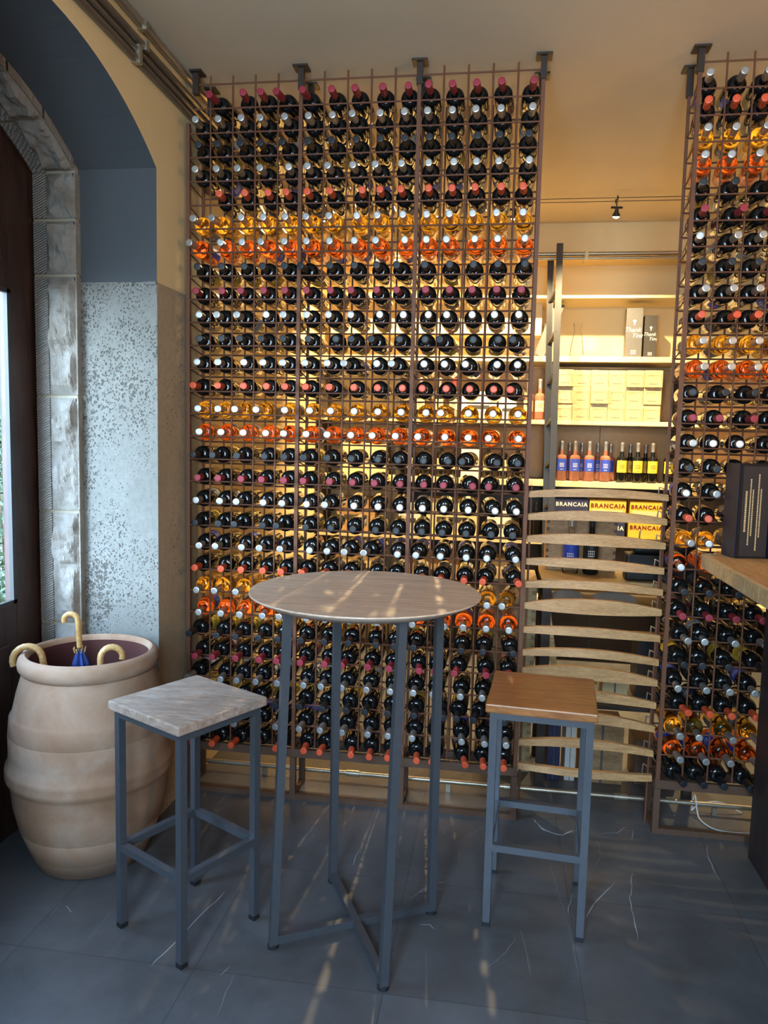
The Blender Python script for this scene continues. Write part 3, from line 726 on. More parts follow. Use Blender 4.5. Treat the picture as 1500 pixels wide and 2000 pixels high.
UC = Vector((-.155, -.59, 0))
t = thing('clay_urn', 'large pale terracotta urn holding umbrellas, in front of the concrete reveal', 'urn', UC)
prof = [(.0, .0), (.196, .0), (.206, .006), (.226, .06), (.2265, .062), (.2305, .067), (.262, .155), (.2615, .158), (.2645, .162), (.284, .25), (.292, .330), (.298, .343), (.305, .352), (.309, .368), (.306, .380), (.3085, .390), (.306, .405), (.297, .418),
        (.294, .45), (.2945, .525), (.2925, .528), (.2935, .532), (.289, .590), (.282, .602), (.2785, .606), (.262, .68), (.246, .735), (.241, .752), (.247, .757), (.2560, .770), (.258, .788), (.254, .806), (.244, .818), (.230, .822), (.222, .816), (.218, .80)]
m = M(); m.lathe(prof, 72, capb=False, capt=False); m.build('body', 'terracotta', t)
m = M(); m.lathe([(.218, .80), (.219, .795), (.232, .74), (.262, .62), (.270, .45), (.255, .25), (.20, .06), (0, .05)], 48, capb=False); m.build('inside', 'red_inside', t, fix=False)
def umbrella(label, base, top, crook, rad, fab, with_shaft=True, tube_r=.0135):
    """base in the urn, straight shaft to top, crook = horizontal direction of the handle's hook"""
    b, p = Vector(base), Vector(top); d = (p - b).normalized(); h = Vector((crook[0], crook[1], crook[2] if len(crook) > 2 else 0)); h = (h - d * h.dot(d)).normalized()
    t = thing('umbrella', label, 'umbrella', b, group='umbrellas in the clay urn')
    path = [p - d * .11 - b, p - d * .05 - b]
    for i in range(11):
        w = PI * i / 10 * 1.08; path.append(p + h * rad * (1 - math.cos(w)) + d * rad * math.sin(w) - b)
    m = M(); m.tube(path, tube_r, 12); m.build('handle', 'handle_wood', t)
    m = M(); m.tube([(0, 0, 0), p - d * .11 - b], .006, 8); m.build('shaft', 'grey_steel', t)
    q = p - d * .125 - b; m = M(); n = 16; vs = []
    for r_, w in ((.012, .0), (.028, .05), (.030, .25), (.010, .55)):
        a = Vector((1, 0, 0)).cross(d).normalized(); e = d.cross(a)
        for j in range(n):
            rr = r_ * (1 + .22 * math.cos(8 * 2 * PI * j / n)); vs.append(q - d * w + (a * math.cos(2 * PI * j / n) + e * math.sin(2 * PI * j / n)) * rr)
    m.add(vs, [(k * n + j, k * n + (j + 1) % n, (k + 1) * n + (j + 1) % n, (k + 1) * n + j) for k in range(3) for j in range(n)]); m.build('folded_canopy', fab, t)
    m = M()
    for j in range(8):
        w = 2 * PI * j / 8; a = Vector((1, 0, 0)).cross(d).normalized(); e = d.cross(a); o = (a * math.cos(w) + e * math.sin(w))
        m.tube([q + o * .020 - d * .005, q + o * .024 + d * .014], .0026, 6)
    m.build('rib_tips', 'handle_wood', t)
umbrella('umbrella with blue fabric and an upright yellow crook handle, in the urn', (-.235, -.47, .12), (-.238, -.53, .915), (-.8, -.15), .027, 'blue_fabric', tube_r=.011)
umbrella('umbrella whose wooden crook handle hangs over the left rim of the urn', (-.20, -.655, .12), (-.308, -.663, .800), (-.9, -.43, 0), .052, 'brown_leather', tube_r=.0125)
umbrella('umbrella with a wooden crook handle lying inside the right rim of the urn', (-.07, -.66, .12), (-.104, -.604, .792), (.86, .5), .040, 'brown_leather', tube_r=.0125)

# counter on the right
t = thing('bar_counter', 'wooden topped dark bar counter at the right edge, in front of the narrow rack', 'counter', (2.17, -.18, 0))
m = M(); m.bbox((2.19, -2.6, 1.188), (3.2, -.185, 1.24), .003); wt = m.build('worktop', 'counter_wood', t); wt.matrix_parent_inverse = t.matrix_world.inverted()
m = M()
for i in range(18): m.bbox((2.172, -2.6 + i * .1342, 1.187), (2.1895, -2.6 + (i + 1) * .1342 - .0008, 1.2405), .0015)
e = m.build('edge_strip', 'counter_edge', t); 
m2 = M()
for i in range(7): m2.bbox((2.19 + i * .145, -.1845, 1.187), (2.19 + (i + 1) * .145 - .0008, -.168, 1.2405), .0015)
e2 = m2.build('edge_strip', 'counter_edge', t)
m = M(); m.box((2.44, -2.6, 0), (2.47, -.135, 1.187)); m.box((2.47, -.165, 0), (3.2, -.135, 1.187)); pn = m.build('side_panel', 'counter_panel', t)
for o in (e, e2, pn): o.location = (-2.17, .18, 0)
wt.matrix_parent_inverse.identity(); wt.location = (-2.17, .18, 0)
# upright presentation box standing on the counter
A = math.radians(10)
bx = thing('presentation_box', 'black upright presentation box with gold lettering, standing on the counter', 'box', (2.27, -.275, 1.241), A)
m = M(); m.box((0, 0, 0), (.012, .10, .355)); m.box((0, 0, 0), (.115, .010, .355)); m.box((.0, .09, 0), (.115, .10, .355)); m.box((0, 0, 0), (.115, .10, .008)); m.box((0, 0, .345), (.115, .10, .355)); m.build('case', 'black_card', bx)
m = M(); m.bbox((.122, -.012, 0), (.24, .10, .352), .002); m.build('lid', 'box_spine', bx)
m = M(); m.box((-.006, .002, 0), (-.0005, .10, .355)); m.build('spine', 'box_spine', bx)
m = M()
# the lettering itself is too small to read in the photograph: rows of short gold strokes of its length and pitch
for x, z0, z1, w in ((.024, .10, .25, .0065), (.040, .05, .295, .0045), (.050, .085, .255, .0045), (.070, .03, .315, .0045), (.080, .08, .26, .0045)):
    z = z0
    while z < z1:
        L = random.uniform(.0035, .007); m.box((x, -.0012, z), (x + w, -.0002, z + L)); z += L + .0018
m.build('gold_lettering', 'gold_print', bx)
# white lead behind the right rack, loose on the floor
t = thing('white_lead', 'thin white electric lead looped over the floor pipe under the right rack', 'cable')
pts = [at(u, v, y) for u, v, y in ((1448, 1588, .245), (1420, 1572, .245), (1395, 1566, .245), (1368, 1570, .243), (1352, 1582, .242), (1349, 1596, .240))]
px_ = pts[-1].x
pts += [Vector((px_ + .005, .23, .075)), Vector((px_ + .006, .195, .070)), Vector((px_ + .01, .185, .03)), Vector((px_ + .015, .14, .006)), Vector((px_ + .05, .07, .006)), Vector((px_ + .12, .05, .006)), Vector((px_ + .22, .06, .006)), Vector((px_ + .245, .05, .006))]
def smooth_path(P, n=5):
    out = []
    for i in range(len(P) - 1):
        p0, p1, p2, p3 = P[max(i - 1, 0)], P[i], P[i + 1], P[min(i + 2, len(P) - 1)]
        for k in range(n):
            s = k / n; out.append(.5 * ((2 * p1) + (p2 - p0) * s + (2 * p0 - 5 * p1 + 4 * p2 - p3) * s * s + (3 * p1 - p0 - 3 * p2 + p3) * s ** 3))
    return out + [P[-1]]
m = M(); m.tube(smooth_path(pts), .0035, 8); o = m.build('lead', 'white_cable', t)

# ================================================================= the shelves at the back
YS = 2.45
su = thing('shelving_unit', 'long cream wall shelving with brown back panels behind the racks', 'shelf', (0, YS, 0))
def sbuild(m, name, mat, parent=su):
    o = m.build(name, mat, parent); o.location = (0, -YS, 0); return o
ZSH = [(2.685, .022), (2.236, .040), (1.785, .032), (1.332, .042), (.90, .03), (.48, .03)]
for z, th in ZSH:
    m = M(); m.bbox((.02, YS, z), (4.2, YB - .02, z + th), .003); sbuild(m, 'shelf_board', 'shelf_paint')
for x in (.02, .62, 1.735, 2.67, 3.4):
    for (z0, t0), (z1, _) in zip(ZSH[1:], ZSH[:-1]):
        if z0 > 1.9: continue
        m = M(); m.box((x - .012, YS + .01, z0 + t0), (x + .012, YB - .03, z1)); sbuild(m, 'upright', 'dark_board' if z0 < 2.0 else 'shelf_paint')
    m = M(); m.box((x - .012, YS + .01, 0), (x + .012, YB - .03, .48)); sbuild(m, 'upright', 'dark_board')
for x0, x1 in ((.64, 1.72), (1.75, 2.14), (2.146, 2.65), (2.69, 3.38)):
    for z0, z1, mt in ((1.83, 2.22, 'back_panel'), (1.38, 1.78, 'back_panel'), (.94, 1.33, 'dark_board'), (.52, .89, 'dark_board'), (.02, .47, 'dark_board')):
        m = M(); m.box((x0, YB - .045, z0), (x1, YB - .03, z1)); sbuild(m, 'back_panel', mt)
m = M(); m.box((.04, YB - .2, 2.45), (1.66, YB - .03, 2.685)); sbuild(m, 'cable_box', 'shelf_paint')

def standing_bottle(name, body, cap, label, text, loc, group=None, s=1.0, rz=0.0):
    o = bpy.data.objects.new(name, body_mesh(body)); COL.objects.link(o)
    c = bpy.data.objects.new('capsule', CAPS[cap]); COL.objects.link(c); c.parent = o
    if label: l = bpy.data.objects.new('label', label); COL.objects.link(l); l.parent = o
    o.location = loc; o.scale = (s, s, s); o.rotation_euler = (0, 0, rz)
    return tag(o, text, 'bottle', group)
BLUE_L = label_mesh('blue_paper', 'white_print', span=2.2, z0=.075, z1=.165); YEL_L = label_mesh('yellow_paper', 'black_print', span=2.2, z0=.075, z1=.165)
GOLD_L = label_mesh('cream_card', 'black_print', span=2.0, z0=.06, z1=.14)
z0 = 1.375
four = ('leftmost, next to the ladder', 'second from the ladder', 'third from the ladder', 'nearest the dark bottles')
for i, u in enumerate((1095, 1121, 1149, 1180)):
    p = at(u, 940, YS + .07); standing_bottle('rose_bottle', 'rose_bottle', 'silver_foil', BLUE_L, 'rosé bottle with blue label on the back shelf, ' + four[i], (p.x, YS + .07, z0), 'blue-labelled rosé bottles on the shelf', .98)
four = ('next to the rosé bottles', 'second from the rosé bottles', 'third from the rosé bottles', 'half hidden behind the right rack')
for i, u in enumerate((1212, 1243, 1272, 1304)):
    p = at(u, 940, YS + .07); standing_bottle('dark_bottle', 'dark_glass', 'silver_foil', YEL_L, 'dark bottle with yellow label on the back shelf, ' + four[i], (p.x, YS + .07, z0), 'yellow-labelled dark bottles on the shelf', .97)
for i, u in enumerate((1110, 1134, 1165, 1190, 1228, 1258)):
    p = at(u, 940, YS + .22); standing_bottle('rose_bottle' if i < 4 else 'dark_bottle', 'rose_bottle' if i < 4 else 'dark_glass', 'silver_foil', BLUE_L if i < 4 else YEL_L,
        ('rosé' if i < 4 else 'dark') + ' bottle in the second row on the back shelf, ' + ORD[i] + ' from the ladder', (p.x, YS + .22, z0), 'second row of bottles on the shelf', .93, random.uniform(-.6, .6))
for i in range(2):
    standing_bottle('rose_bottle', 'rose_bottle', 'silver_foil', GOLD_L, 'rosé bottle with pale label left of the ladder, ' + ('nearest the ladder', 'half hidden by the big rack')[i], (1.665 - .082 * i, YS + .10, 1.818), 'pale-labelled rosé bottles', 1.0)
# wooden wine cases, six across and three high; each sticks out a little differently
rows = ('top', 'middle', 'bottom')
for rI in range(3):
    for cI in range(6):
        x = 1.772 + cI * .1238; zz = 1.818 + (2 - rI) * .1215
        w, h, dpt = .1225, .1205, .26; jx = random.uniform(-.0004, .0004); jy = random.uniform(0, .045) + (.02 if (cI * 2 + rI) % 5 == 0 else 0)
        bxm = thing('wine_case', 'pale wooden wine case, %s row, %s from the ladder' % (rows[rI], ORD[cI]), 'wine case', (x + w / 2, YS + .05 - jy, zz), group='wooden wine cases on the shelf')
        m = M(); m.bbox((-w / 2 + jx, 0, 0), (w / 2 + jx, dpt, h), .0035); b_ = m.build('case_box', 'pale_crate_wood', bxm)
        m = M()
        for k in range(5): m.box((-.028 + k * .012, -.0006, .022), (-.021 + k * .012, -.0001, .028))
        m.build('printed_lettering', 'brown_leather', bxm); m = M()
        for k in range(6): m.box((-.040 + k * .0135, -.0006, .082), (-.031 + k * .0135, -.0001, .085))
        m.build('printed_lettering', 'brown_leather', bxm); m = M()
        for k in range(8): m.box((.048, -.0006, .022 + k * .009), (.051, -.0001, .028 + k * .009))
        m.build('printed_lettering', 'brown_leather', bxm)
# gift boxes with "Thank You"
def gift_box(u0, u1, vb, vt, mat, text, rz, y):
    a, b = at(u0, vb, y), at(u1, vb, y); h = at(u0, vt, y).z - 2.277; w = b.x - a.x
    t = thing('gift_box', text, 'gift box', (a.x + w / 2, y, 2.277), rz)
    m = M(); m.bbox((-w / 2, 0, 0), (w / 2, w * .95, h), .0015); m.build('box', mat, t)
    k = w / .13
    m = M(); mt = Matrix.Translation((0, -.0008, 0)) @ FRONT
    add_text(m, 'Thank', .052 * k, Matrix.Translation((-.014 * k, 0, h * .56)) @ mt, shear=.35, bold=-.0002)
    add_text(m, 'You', .052 * k, Matrix.Translation((.022 * k, 0, h * .56 - .046 * k)) @ mt, shear=.35, bold=-.0002)
    for i in range(3):
        for j in range(4): m.box((-.021 * k + j * .011 * k, -.0014, .032 * k + i * .013 * k), (-.021 * k + j * .011 * k + .0095 * k, -.0002, .032 * k + i * .013 * k + .0055 * k))
    # a small sprig of flowers above the words
    for j in range(5):
        w_ = -.9 + j * .45; cx, cz = .010 * k * math.sin(w_) * 1.2, h * .56 + .062 * k + .016 * k * math.cos(w_)
        m.tube([(0, -.001, h * .56 + .036 * k), (cx, -.001, cz)], .0011 * k, 5); m.lathe([(0, -.0012), (.0052 * k, -.0006), (0, 0)], 7, c=(0, 0, 0), mat=Matrix.Translation((cx, -.001, cz)) @ Matrix.Rotation(PI / 2, 4, 'X'))
    m.build('white_print', 'white_print', t)
gift_box(1220, 1252, 697, 601, 'grey_card', 'taller grey gift box lettered in white on the upper back shelf', -.05, YS + .10)
gift_box(1256, 1281, 697, 616, 'dim_card', 'shorter dark gift box lettered in white on the upper back shelf', .03, YS + .12)
p = at(1126, 697, YS + .10)
t = thing('glass_carafe', 'empty clear glass carafe on the upper back shelf', 'carafe', (p.x, YS + .10, 2.277))
m = M(); m.lathe([(0, .001), (.046, 0), (.050, .006), (.047, .07), (.036, .14), (.0265, .178), (.026, .20), (.034, .248)], 28, capt=False); m.build('carafe', 'thin_glass', t)
# left of the ladder
t = thing('leaning_box', 'long grey box leaning sideways against the ladder on the upper shelf', 'box', (1.60, YS + .10, 2.277), 0)
m = M(); m.bbox((-.04, 0, 0), (.035, .09, .40), .002, 0, Matrix.Rotation(math.radians(20), 4, 'Y') @ Matrix.Translation((.04, 0, 0.0275))); m.build('box', 'grey_card', t)
t = thing('upright_box', 'dark grey upright box behind the leaning one, beside the ladder', 'box', (1.705, YS + .20, 2.277), 0)
m = M(); m.bbox((-.03, 0, 0), (.03, .09, .26), .002); m.build('box', 'dim_card', t)

# ladder hooked over the rail
t = thing('shelf_ladder', 'grey metal library ladder hooked on the rail in front of the shelves', 'ladder')
top, bot = Vector((1.745, 2.295, 3.03)), Vector((1.762, 2.05, 0.0))
off = Vector((-.045, .0, -.0)); dirl = (bot - top).normalized()
W2 = Vector((-.40, .0, 0))
# the ladder is parked with its side to the room: both stiles one behind the other
stl = [Vector((0, 0, 0)), Vector((-.052, .115, -.09))]
for i, s_ in enumerate(stl):
    m = M(); m.bar(top + s_, bot + s_ * .35 + Vector((0, 0, -s_.z * .35)), .044, .014, up=(0, 1, 0)); m.build('stile', 'ladder_steel', t)
for k in range(9):
    f = .10 + k * .098; a = top + (bot - top) * f; b = top + stl[1] + (bot + stl[1] * .35 - top - stl[1]) * f
    m = M(); m.bar(a, b, .030, .018); m.build('rung', 'ladder_steel', t)
m = M(); m.tube([(1.74, 2.295, 2.93), (1.74, 2.30, 3.0), (1.74, 2.33, 3.01), (1.74, 2.358, 2.985)], .006, 8); m.build('hook', 'ladder_steel', t)

# cartons with the estate's name, two tiers on the lower shelves
def carton(u0, u1, vtop, zbase, mat, ink, text, label, y=YS + .04, panel=True):
    a, b = at(u0, vtop, y), at(u1, vtop, y); w = b.x - a.x; h = a.z - zbase
    t = thing('carton', label, 'carton', (a.x + w / 2, y, zbase), group='lettered wine cartons under the shelf')
    m = M(); m.bbox((-w / 2, 0, 0), (w / 2, .3, h), .003); m.build('carton_box', mat, t)
    m = M(); add_text(m, text, w * .165, Matrix.Translation((0, -.001, h - .042)) @ FRONT, space=1.22, bold=.0012); m.build('lettering', ink, t)
    if panel: m = M(); m.box((-w * .42, -.0012, .02), (w * .42, -.0002, h - .07)); m.build('paper_panel', 'cream_card', t)
carton(1084, 1150, 973, 1.092, 'navy_card', 'white_print', 'BRANCAIA', 'navy blue carton with white lettering, left of the two yellow upper ones', panel=False)
carton(1152, 1224, 976, 1.092, 'yellow_card', 'red_print', 'BRANCAIA', 'yellow carton with dark lettering, middle of the upper three')
carton(1231, 1297, 979, 1.092, 'yellow_card', 'red_print', 'BRANCAIA', 'yellow carton with dark lettering, right of the upper three')
carton(1150, 1221, 1019, .932, 'navy_card', 'white_print', 'BRANCAIA', 'blue carton in the lower tier, under the middle yellow one', panel=False)
carton(1228, 1297, 1019, .932, 'yellow_card', 'red_print', 'BRANCAIA', 'bright yellow carton in the lower tier, behind the black case', panel=False)
carton(1076, 1146, 1021, .932, 'navy_card', 'white_print', 'BRANCAIA', 'navy blue carton at the left of the lower tier', panel=False)
# dark bottles standing on the lower shelf left of the cartons
for i in range(3):
    p = at(1030 + i * 13, 1045, YS + .06); standing_bottle('dark_bottle', 'dark_glass', 'black_foil', None, 'black bottle on the low back shelf left of the cartons, ' + ('left', 'middle', 'right')[i] + ' one of three', (1.525 + .074 * i, YS + .06, .932), 'black bottles left of the cartons', .92)
# things on the shelves that show between the bottles of the big rack
cnt = 0
for zz, xs in ((1.375, (.72, .83, .95, 1.06, 1.30, 1.41, 1.52)), (1.818, (.78, .92, 1.03))):
    for x in xs:
        standing_bottle('dark_bottle', 'dark_glass', 'silver_foil' if cnt % 3 else 'magenta_foil', GOLD_L, 'dark bottle behind the big rack, %s from left on the %s back shelf' % (ORD[list(xs).index(x)], 'lower' if zz < 1.5 else 'upper'), (x, YS + .09, zz), 'bottles behind the big rack', 1.0); cnt += 1
for i, (x, zz, w, h, mt) in enumerate(((1.22, 1.818, .26, .20, 'white_paper'), (1.43, 1.818, .13, .16, 'white_paper'), (1.17, 1.375, .14, .22, 'white_paper'), (.36, 1.375, .34, .24, 'cream_card'), (1.05, .932, .40, .28, 'cream_card'), (.72, .932, .17, .24, 'white_paper'),
        (1.40, .932, .18, .20, 'white_paper'), (.30, .932, .30, .26, 'crate_wood'), (.9, .512, .42, .3, 'crate_wood'), (1.42, .512, .3, .26, 'cream_card'), (.32, .512, .36, .28, 'cream_card'))):
    t = thing('storage_box', ('white box', 'white small box', 'narrow white box', 'wide cream box', 'long cream box', 'white upright box', 'white low box', 'brown wooden box', 'long brown box', 'cream square box', 'cream low box')[i] + ' behind the big rack, on the %s shelf from the top' % ORD[{1.818: 2, 1.375: 3, .932: 4, .512: 5}[zz]], 'box', (x, YS + .06, zz), group='boxes behind the big rack')
    m = M(); m.bbox((-w / 2, 0, 0), (w / 2, .26, h), .003); m.build('box', mt, t)
    m = M(); m.box((-w * .3, -.001, h * .35), (w * .3, -.0002, h * .5)); m.build('printed_lettering', 'dim_card', t)

# ---- desk just behind the gate
DZ_ = 1.02; d0 = (1.605, .34); d1 = (2.34, .76)
dk = thing('desk', 'narrow wooden topped desk with dark frame behind the stave gate', 'desk', (1.97, .55, 0))
def dbuild(m, name, mat):
    o = m.build(name, mat, dk); o.location = (-1.97, -.55, 0); return o
m = M(); m.bbox((d0[0], d0[1], DZ_ - .028), (d1[0], d1[1], DZ_), .003); dbuild(m, 'desktop', 'desk_wood')
for x in (d0[0] + .025, d1[0] - .025):
    for y in (d0[1] + .03, d1[1] - .03):
        m = M(); m.box((x - .02, y - .02, 0), (x + .02, y + .02, DZ_ - .028)); dbuild(m, 'leg', 'dark_plate')
m = M(); m.bbox((d0[0] + .01, d0[1] + .03, .865), (d1[0] - .01, d1[1], .883), .002); dbuild(m, 'undershelf', 'dark_board')
m = M(); m.bbox((d0[0] + .05, d0[1] + .02, .40), (d1[0] - .05, d1[1], .418), .002); dbuild(m, 'undershelf', 'dark_board')
m = M(); m.bar((d0[0] + .03, d0[1] + .035, .86), (d0[0] + .10, d0[1] + .035, .42), .03, .02, up=(0, 1, 0)); dbuild(m, 'brace', 'desk_wood')
p = atz(1108, 1117, DZ_)
BODY['thin_glass'] = None
standing_bottle('clear_bottle', 'thin_glass', 'silver_foil', label_mesh('blue_paper', 'white_print', span=2.4, z0=.045, z1=.15), 'clear empty bottle with a blue label on the desk behind the gate', (1.745, .52, DZ_ + .0005), None, 1.0, -.15)
standing_bottle('dark_bottle', 'dark_glass', 'black_foil', label_mesh('black_print', 'white_print', span=2.0, z0=.06, z1=.15), 'dark bottle with a white grid mark, beside the clear bottle on the desk', (1.842, .52, DZ_ + .0005), None, 1.0, -.1)
t = thing('dovetailed_crate', 'brown dovetailed wooden crate on the desk behind the two bottles', 'crate', (1.80, .60, DZ_ + .0005))
m = M(); m.bbox((-.17, 0, 0), (.17, .15, .27), .003); c_ = m.build('crate_box', 'crate_wood', t)
m = M()
for k in range(7):
    for s in (-1, 1): m.box((s * .17 - .007 * (s + 1) , -.0008, .018 + k * .036), (s * .17 - .007 * (s - 1), -.0001, .034 + k * .036))
m.build('dovetail', 'brown_leather', t)
t = thing('black_case', 'large black case with rounded lid at the right end of the desk', 'case', (2.15, .38, DZ_ + .0005))
m = M(); m.bbox((-.16, 0, 0), (.16, .12, .125), .01); m.build('body', 'black_case', t)
m = M(); m.bbox((-.135, .01, .1255), (.155, .11, .19), .045, seg=4); m.build('lid', 'black_case', t)
m = M(); m.tube([(-.10, .06, .186), (-.10, .06, .225), (-.095, .06, .232)], .004, 6); m.build('handle_stub', 'conduit', t)
# printed sheets and odds and ends on the lower levels of the desk
for i, (x, w) in enumerate(((1.745, .15), (1.96, .20))):
    t = thing('magazine', ('left of two open magazines on the shelf under the desktop', 'right of two open magazines on the shelf under the desktop')[i], 'magazine', (x, .45, .8835), .06 - .1 * i)
    m = M(); vs = []
    for k in range(7): q = k / 6; vs += [(-w / 2 + w * q, -.07, .006 + .020 * math.sin(PI * q) ** .7), (-w / 2 + w * q, .10, .03 + .020 * math.sin(PI * q) ** .7)]
    m.add(vs + [(v[0], v[1], v[2] - .005) for v in vs], [(2 * k, 2 * k + 2, 2 * k + 3, 2 * k + 1) for k in range(6)] + [(14 + 2 * k, 14 + 2 * k + 1, 14 + 2 * k + 3, 14 + 2 * k + 2) for k in range(6)]); m.build('page', 'white_paper', t)
    m = M(); m.box((-w * .5, -.07, .0), (w * .5, .10, .002)); m.build('back_cover', 'grey_card', t)
for i, (x, y, z, w, d, h, mt, tx) in enumerate(((1.83, .46, .4185, .14, .15, .07, 'cream_card', 'pale low carton on the lower shelf of the desk'), (1.98, .47, .4185, .12, .15, .085, 'cream_card', 'pale taller carton on the lower shelf of the desk'),
        (2.18, .48, .4185, .20, .18, .30, 'black_case', 'black box on the lower shelf at the right of the desk'),
        (1.70, .43, 0.0, .06, .2, .30, 'navy_card', 'dark blue file standing on the floor under the desk'), (1.78, .44, 0.0, .05, .2, .30, 'white_paper', 'white file standing beside the blue one under the desk'),
        (1.93, .44, 0.0, .20, .2, .30, 'crate_wood', 'brown box on the floor under the middle of the desk'), (2.19, .46, 0.0, .20, .2, .22, 'brown_leather', 'dark brown box on the floor under the right of the desk'))):
    t = thing('storage_box', tx, 'box', (x, y, z + .0003)); m = M(); m.bbox((-w / 2, 0, 0), (w / 2, d, h), .003); m.build('box', mt, t)
    m = M(); m.box((-w * .03, -.001, 0.002), (w * .03, -.0002, h - .004)); m.build('seam', 'grey_card', t)
# pale crates on end between the rack and the desk
for i, (x, y, z, h) in enumerate(((1.465, .50, 0, .62), (1.465, .50, .621, .36))):
    t = thing('slatted_crate', ('pale wooden crate standing on the floor left of the desk', 'pale wooden crate stacked on the one left of the desk')[i], 'crate', (x, y, z))
    m = M(); m.bbox((-.125, 0, 0), (.125, .3, h), .003); m.build('crate_box', 'pale_crate_wood', t)
    m = M()
    for k in range(int(h / .045)): m.box((.104, -.001, .015 + k * .045), (.125, -.0001, .035 + k * .045))
    m.build('dovetail', 'crate_wood', t)

# ================================================================= low-voltage lamps on two cables
LY = 1.75; LZ = 3.165
for i, y in enumerate((LY, LY + .07)):
    t = thing('lamp_cable', ('nearer', 'farther')[i] + ' of the two thin lamp cables stretched under the ceiling', 'cable', group='lamp cables')
    m = M(); m.tube([(WX + .005, y, LZ), (XR - .01, y, LZ)], .0022, 6); m.build('cable', 'cable_black', t)
def spot_lamp(x, aim, label, power, angle=105, blend=.5):
    t = thing('spot_lamp', label, 'lamp', (x, LY, LZ), group='small black spot lamps on the cables')
    b = Vector((0, .02, -.075)); a = (Vector(aim) - Vector((x, LY, LZ)) - b).normalized()
    q = a.to_track_quat('Z', 'X').to_matrix().to_4x4(); mt = Matrix.Translation(b) @ q
    m = M()
    for y in (0, .07): m.tube([(0, y, .012), (0, y, -.012)], .005, 8); m.tube([(0, y, -.01), (0, .03, -.05)], .0022, 6)
    m.build('cable_clip', 'lamp_black', t)
    m = M(); m.bar((-.035, .02, -.052), (.035, .03, -.052), .012, .012); m.build('cross_bar', 'lamp_black', t)
    m = M(); m.lathe([(.006, -.02), (.010, -.018), (.012, .0), (.024, .022), (.025, .03), (.0225, .03), (.0215, .022), (.010, .006), (0, .005)], 20, mat=mt); m.build('shade', 'lamp_black', t)
    m = M(); m.lathe([(.0205, .0285), (.019, .034), (.012, .040), (.0, .042)], 18, mat=mt, capb=False); m.build('bulb', 'lamp_bulb', t)
    ld = bpy.data.lights.new('spot_light', 'SPOT'); ld.energy = power; ld.color = (1, .74, .38); ld.spot_size = math.radians(angle); ld.spot_blend = blend; ld.shadow_soft_size = .016
    lo = bpy.data.objects.new('spot_light', ld); COL.objects.link(lo); lo.location = Vector((x, LY, LZ)) + b + a * .066
    lo.rotation_euler = a.to_track_quat('-Z', 'Y').to_euler()
    return t
PW = 3.4
spot_lamp(2.045, (2.0, 2.38, 1.4), 'small black spot lamp hanging between the two racks', 74 * PW, 120, .6)
spot_lamp(.18, (1.0, -.2, 1.5), 'spot lamp shining through the bottles at the top left of the big rack', 34 * PW, 72, .6)
spot_lamp(.92, (.74, -.6, .8), 'spot lamp hidden behind the middle of the big rack', 85 * PW, 42, .6)
spot_lamp(.60, (.55, 2.8, 1.6), 'added spot lamp brightening the shelves behind the left half of the big rack', 90 * PW, 110)  # unseen lamp, added to brighten the wall behind the rack's left half
spot_lamp(1.42, (1.45, 2.45, 1.4), 'spot lamp behind the right end of the big rack', 68 * PW, 105)
spot_lamp(2.75, (2.7, 1.9, .8), 'spot lamp behind the right rack', 100 * PW, 78, .6)
# added warm lamp over the counter, unseen, brightens wall, urn and stools
pl = thing('added_globe_lamp', 'added warm globe lamp, unseen, hanging over the bar counter', 'lamp', (3.45, -1.7, 2.35))
m = M(); m.tube([(0, 0, .12), (0, 0, CEIL - 2.35)], .004, 8); m.lathe([(.04, CEIL - 2.37), (.04, CEIL - 2.35)], 20); m.build('cord', 'cable_black', pl)
m = M(); m.lathe([(.03, .09), (.035, .13), (.012, .15), (0, .15)], 20); m.build('lamp_holder', 'lamp_black', pl)
m = M(); m.lathe([(0, -.11)] + [(.11 * math.sin(PI * i / 12), -.11 * math.cos(PI * i / 12)) for i in range(1, 11)] + [(.03, .105)], 28, capt=False)
gb = m.build('globe', 'added_lamp_globe', pl)

# ================================================================= daylight
W = bpy.data.worlds.new('sky'); S.world = W; W.use_nodes = True
nt = W.node_tree; bg = nt.nodes['Background']
tc = nt.nodes.new('ShaderNodeTexCoord')
dt = nt.nodes.new('ShaderNodeVectorMath'); dt.operation = 'DOT_PRODUCT'; nt.links.new(tc.outputs['Generated'], dt.inputs[0]); dt.inputs[1].default_value = (-.25, -.95, .15)
mr = nt.nodes.new('ShaderNodeMapRange'); mr.interpolation_type = 'SMOOTHSTEP'; nt.links.new(dt.outputs['Value'], mr.inputs['Value'])
mr.inputs['From Min'].default_value = .45; mr.inputs['From Max'].default_value = .96; mr.inputs['To Min'].default_value = .95; mr.inputs['To Max'].default_value = 36.0
mc = nt.nodes.new('ShaderNodeMix'); mc.data_type = 'RGBA'; mc.inputs[7].default_value = (.40, .62, 1.0, 1); nt.links.new(mc.outputs[2], bg.inputs['Color'])
sz = nt.nodes.new('ShaderNodeSeparateXYZ'); nt.links.new(tc.outputs['Generated'], sz.inputs[0])
mz = nt.nodes.new('ShaderNodeMapRange'); mz.interpolation_type = 'SMOOTHSTEP'; nt.links.new(sz.outputs['Z'], mz.inputs['Value'])
mz.inputs['From Min'].default_value = .22; mz.inputs['From Max'].default_value = .7; mz.inputs['To Min'].default_value = 0; mz.inputs['To Max'].default_value = 13.0
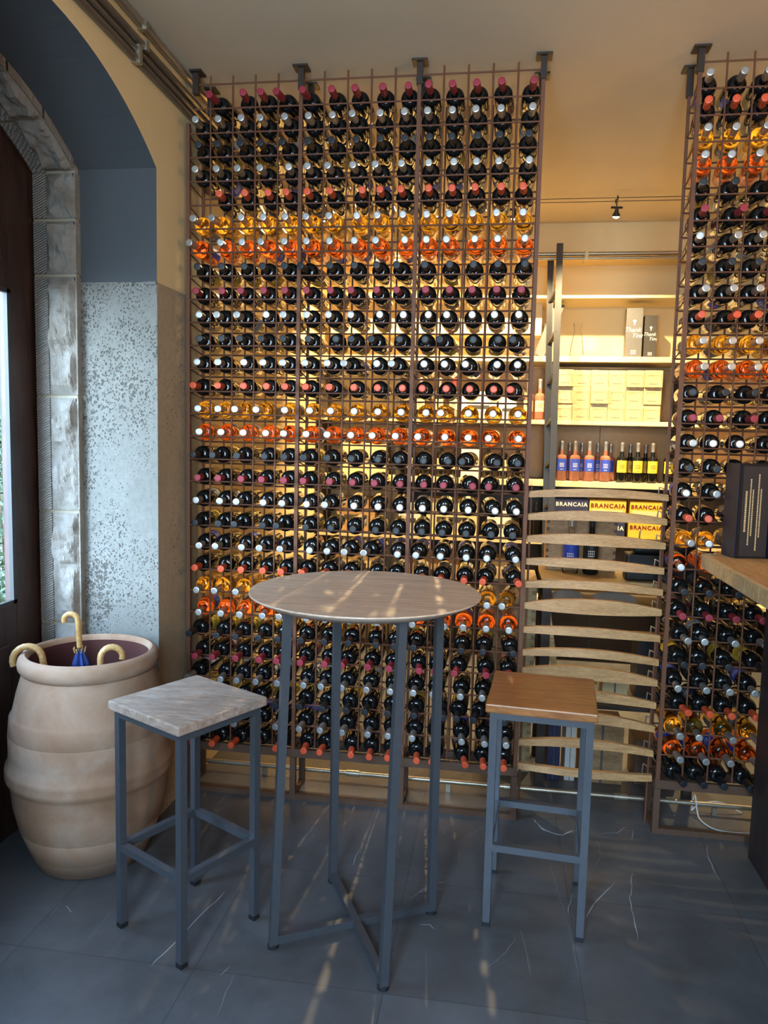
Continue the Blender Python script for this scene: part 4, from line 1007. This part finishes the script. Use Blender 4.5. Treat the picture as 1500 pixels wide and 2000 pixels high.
dv = nt.nodes.new('ShaderNodeMath'); dv.operation = 'DIVIDE'; dv.inputs[1].default_value = 13.0; nt.links.new(mz.outputs['Result'], dv.inputs[0]); nt.links.new(dv.outputs[0], mc.inputs[0])
ad = nt.nodes.new('ShaderNodeMath'); ad.operation = 'ADD'; nt.links.new(mr.outputs['Result'], ad.inputs[0]); nt.links.new(mz.outputs['Result'], ad.inputs[1])
nt.links.new(ad.outputs[0], bg.inputs['Strength'])
cr = nt.nodes.new('ShaderNodeValToRGB'); cr.color_ramp.elements[0].color = (.56, .86, .92, 1); cr.color_ramp.elements[1].color = (.62, .80, 1.0, 1)
mr2 = nt.nodes.new('ShaderNodeMapRange'); nt.links.new(dt.outputs['Value'], mr2.inputs['Value']); mr2.inputs['From Min'].default_value = -.2; mr2.inputs['From Max'].default_value = .6
nt.links.new(mr2.outputs['Result'], cr.inputs['Fac']); nt.links.new(cr.outputs['Color'], mc.inputs[6])
def portal(name, c, sx, sz, rot):
    ld = bpy.data.lights.new(name, 'AREA'); ld.shape = 'RECTANGLE'; ld.size = sx; ld.size_y = sz; ld.cycles.is_portal = True
    o = bpy.data.objects.new(name, ld); COL.objects.link(o); o.location = c; o.rotation_euler = rot
portal('door_portal', (DX - .06, AY, (GZ0 + GZ1) / 2), GY1 - GY0, GZ1 - GZ0, (PI / 2, 0, -PI / 2))
for a, b in WINS: portal('window_portal', ((a + b) / 2, YF - .04, (WZ0 + WZ1) / 2), b - a, WZ1 - WZ0, (PI / 2, 0, 0))

# ================================================================= picture settings
S.view_settings.view_transform = 'Standard'; S.view_settings.look = 'None'; S.view_settings.gamma = 1.0; S.view_settings.use_curve_mapping = False
S.view_settings.exposure = 0.0
cy = S.cycles
cy.use_denoising = True; cy.denoiser = 'OPENIMAGEDENOISE'
cy.max_bounces = 9; cy.diffuse_bounces = 4; cy.glossy_bounces = 4; cy.transmission_bounces = 7; cy.transparent_max_bounces = 12
cy.caustics_reflective = False; cy.caustics_refractive = False
cy.sample_clamp_indirect = 6.0; cy.blur_glossy = .5
bpy.context.view_layer.update()
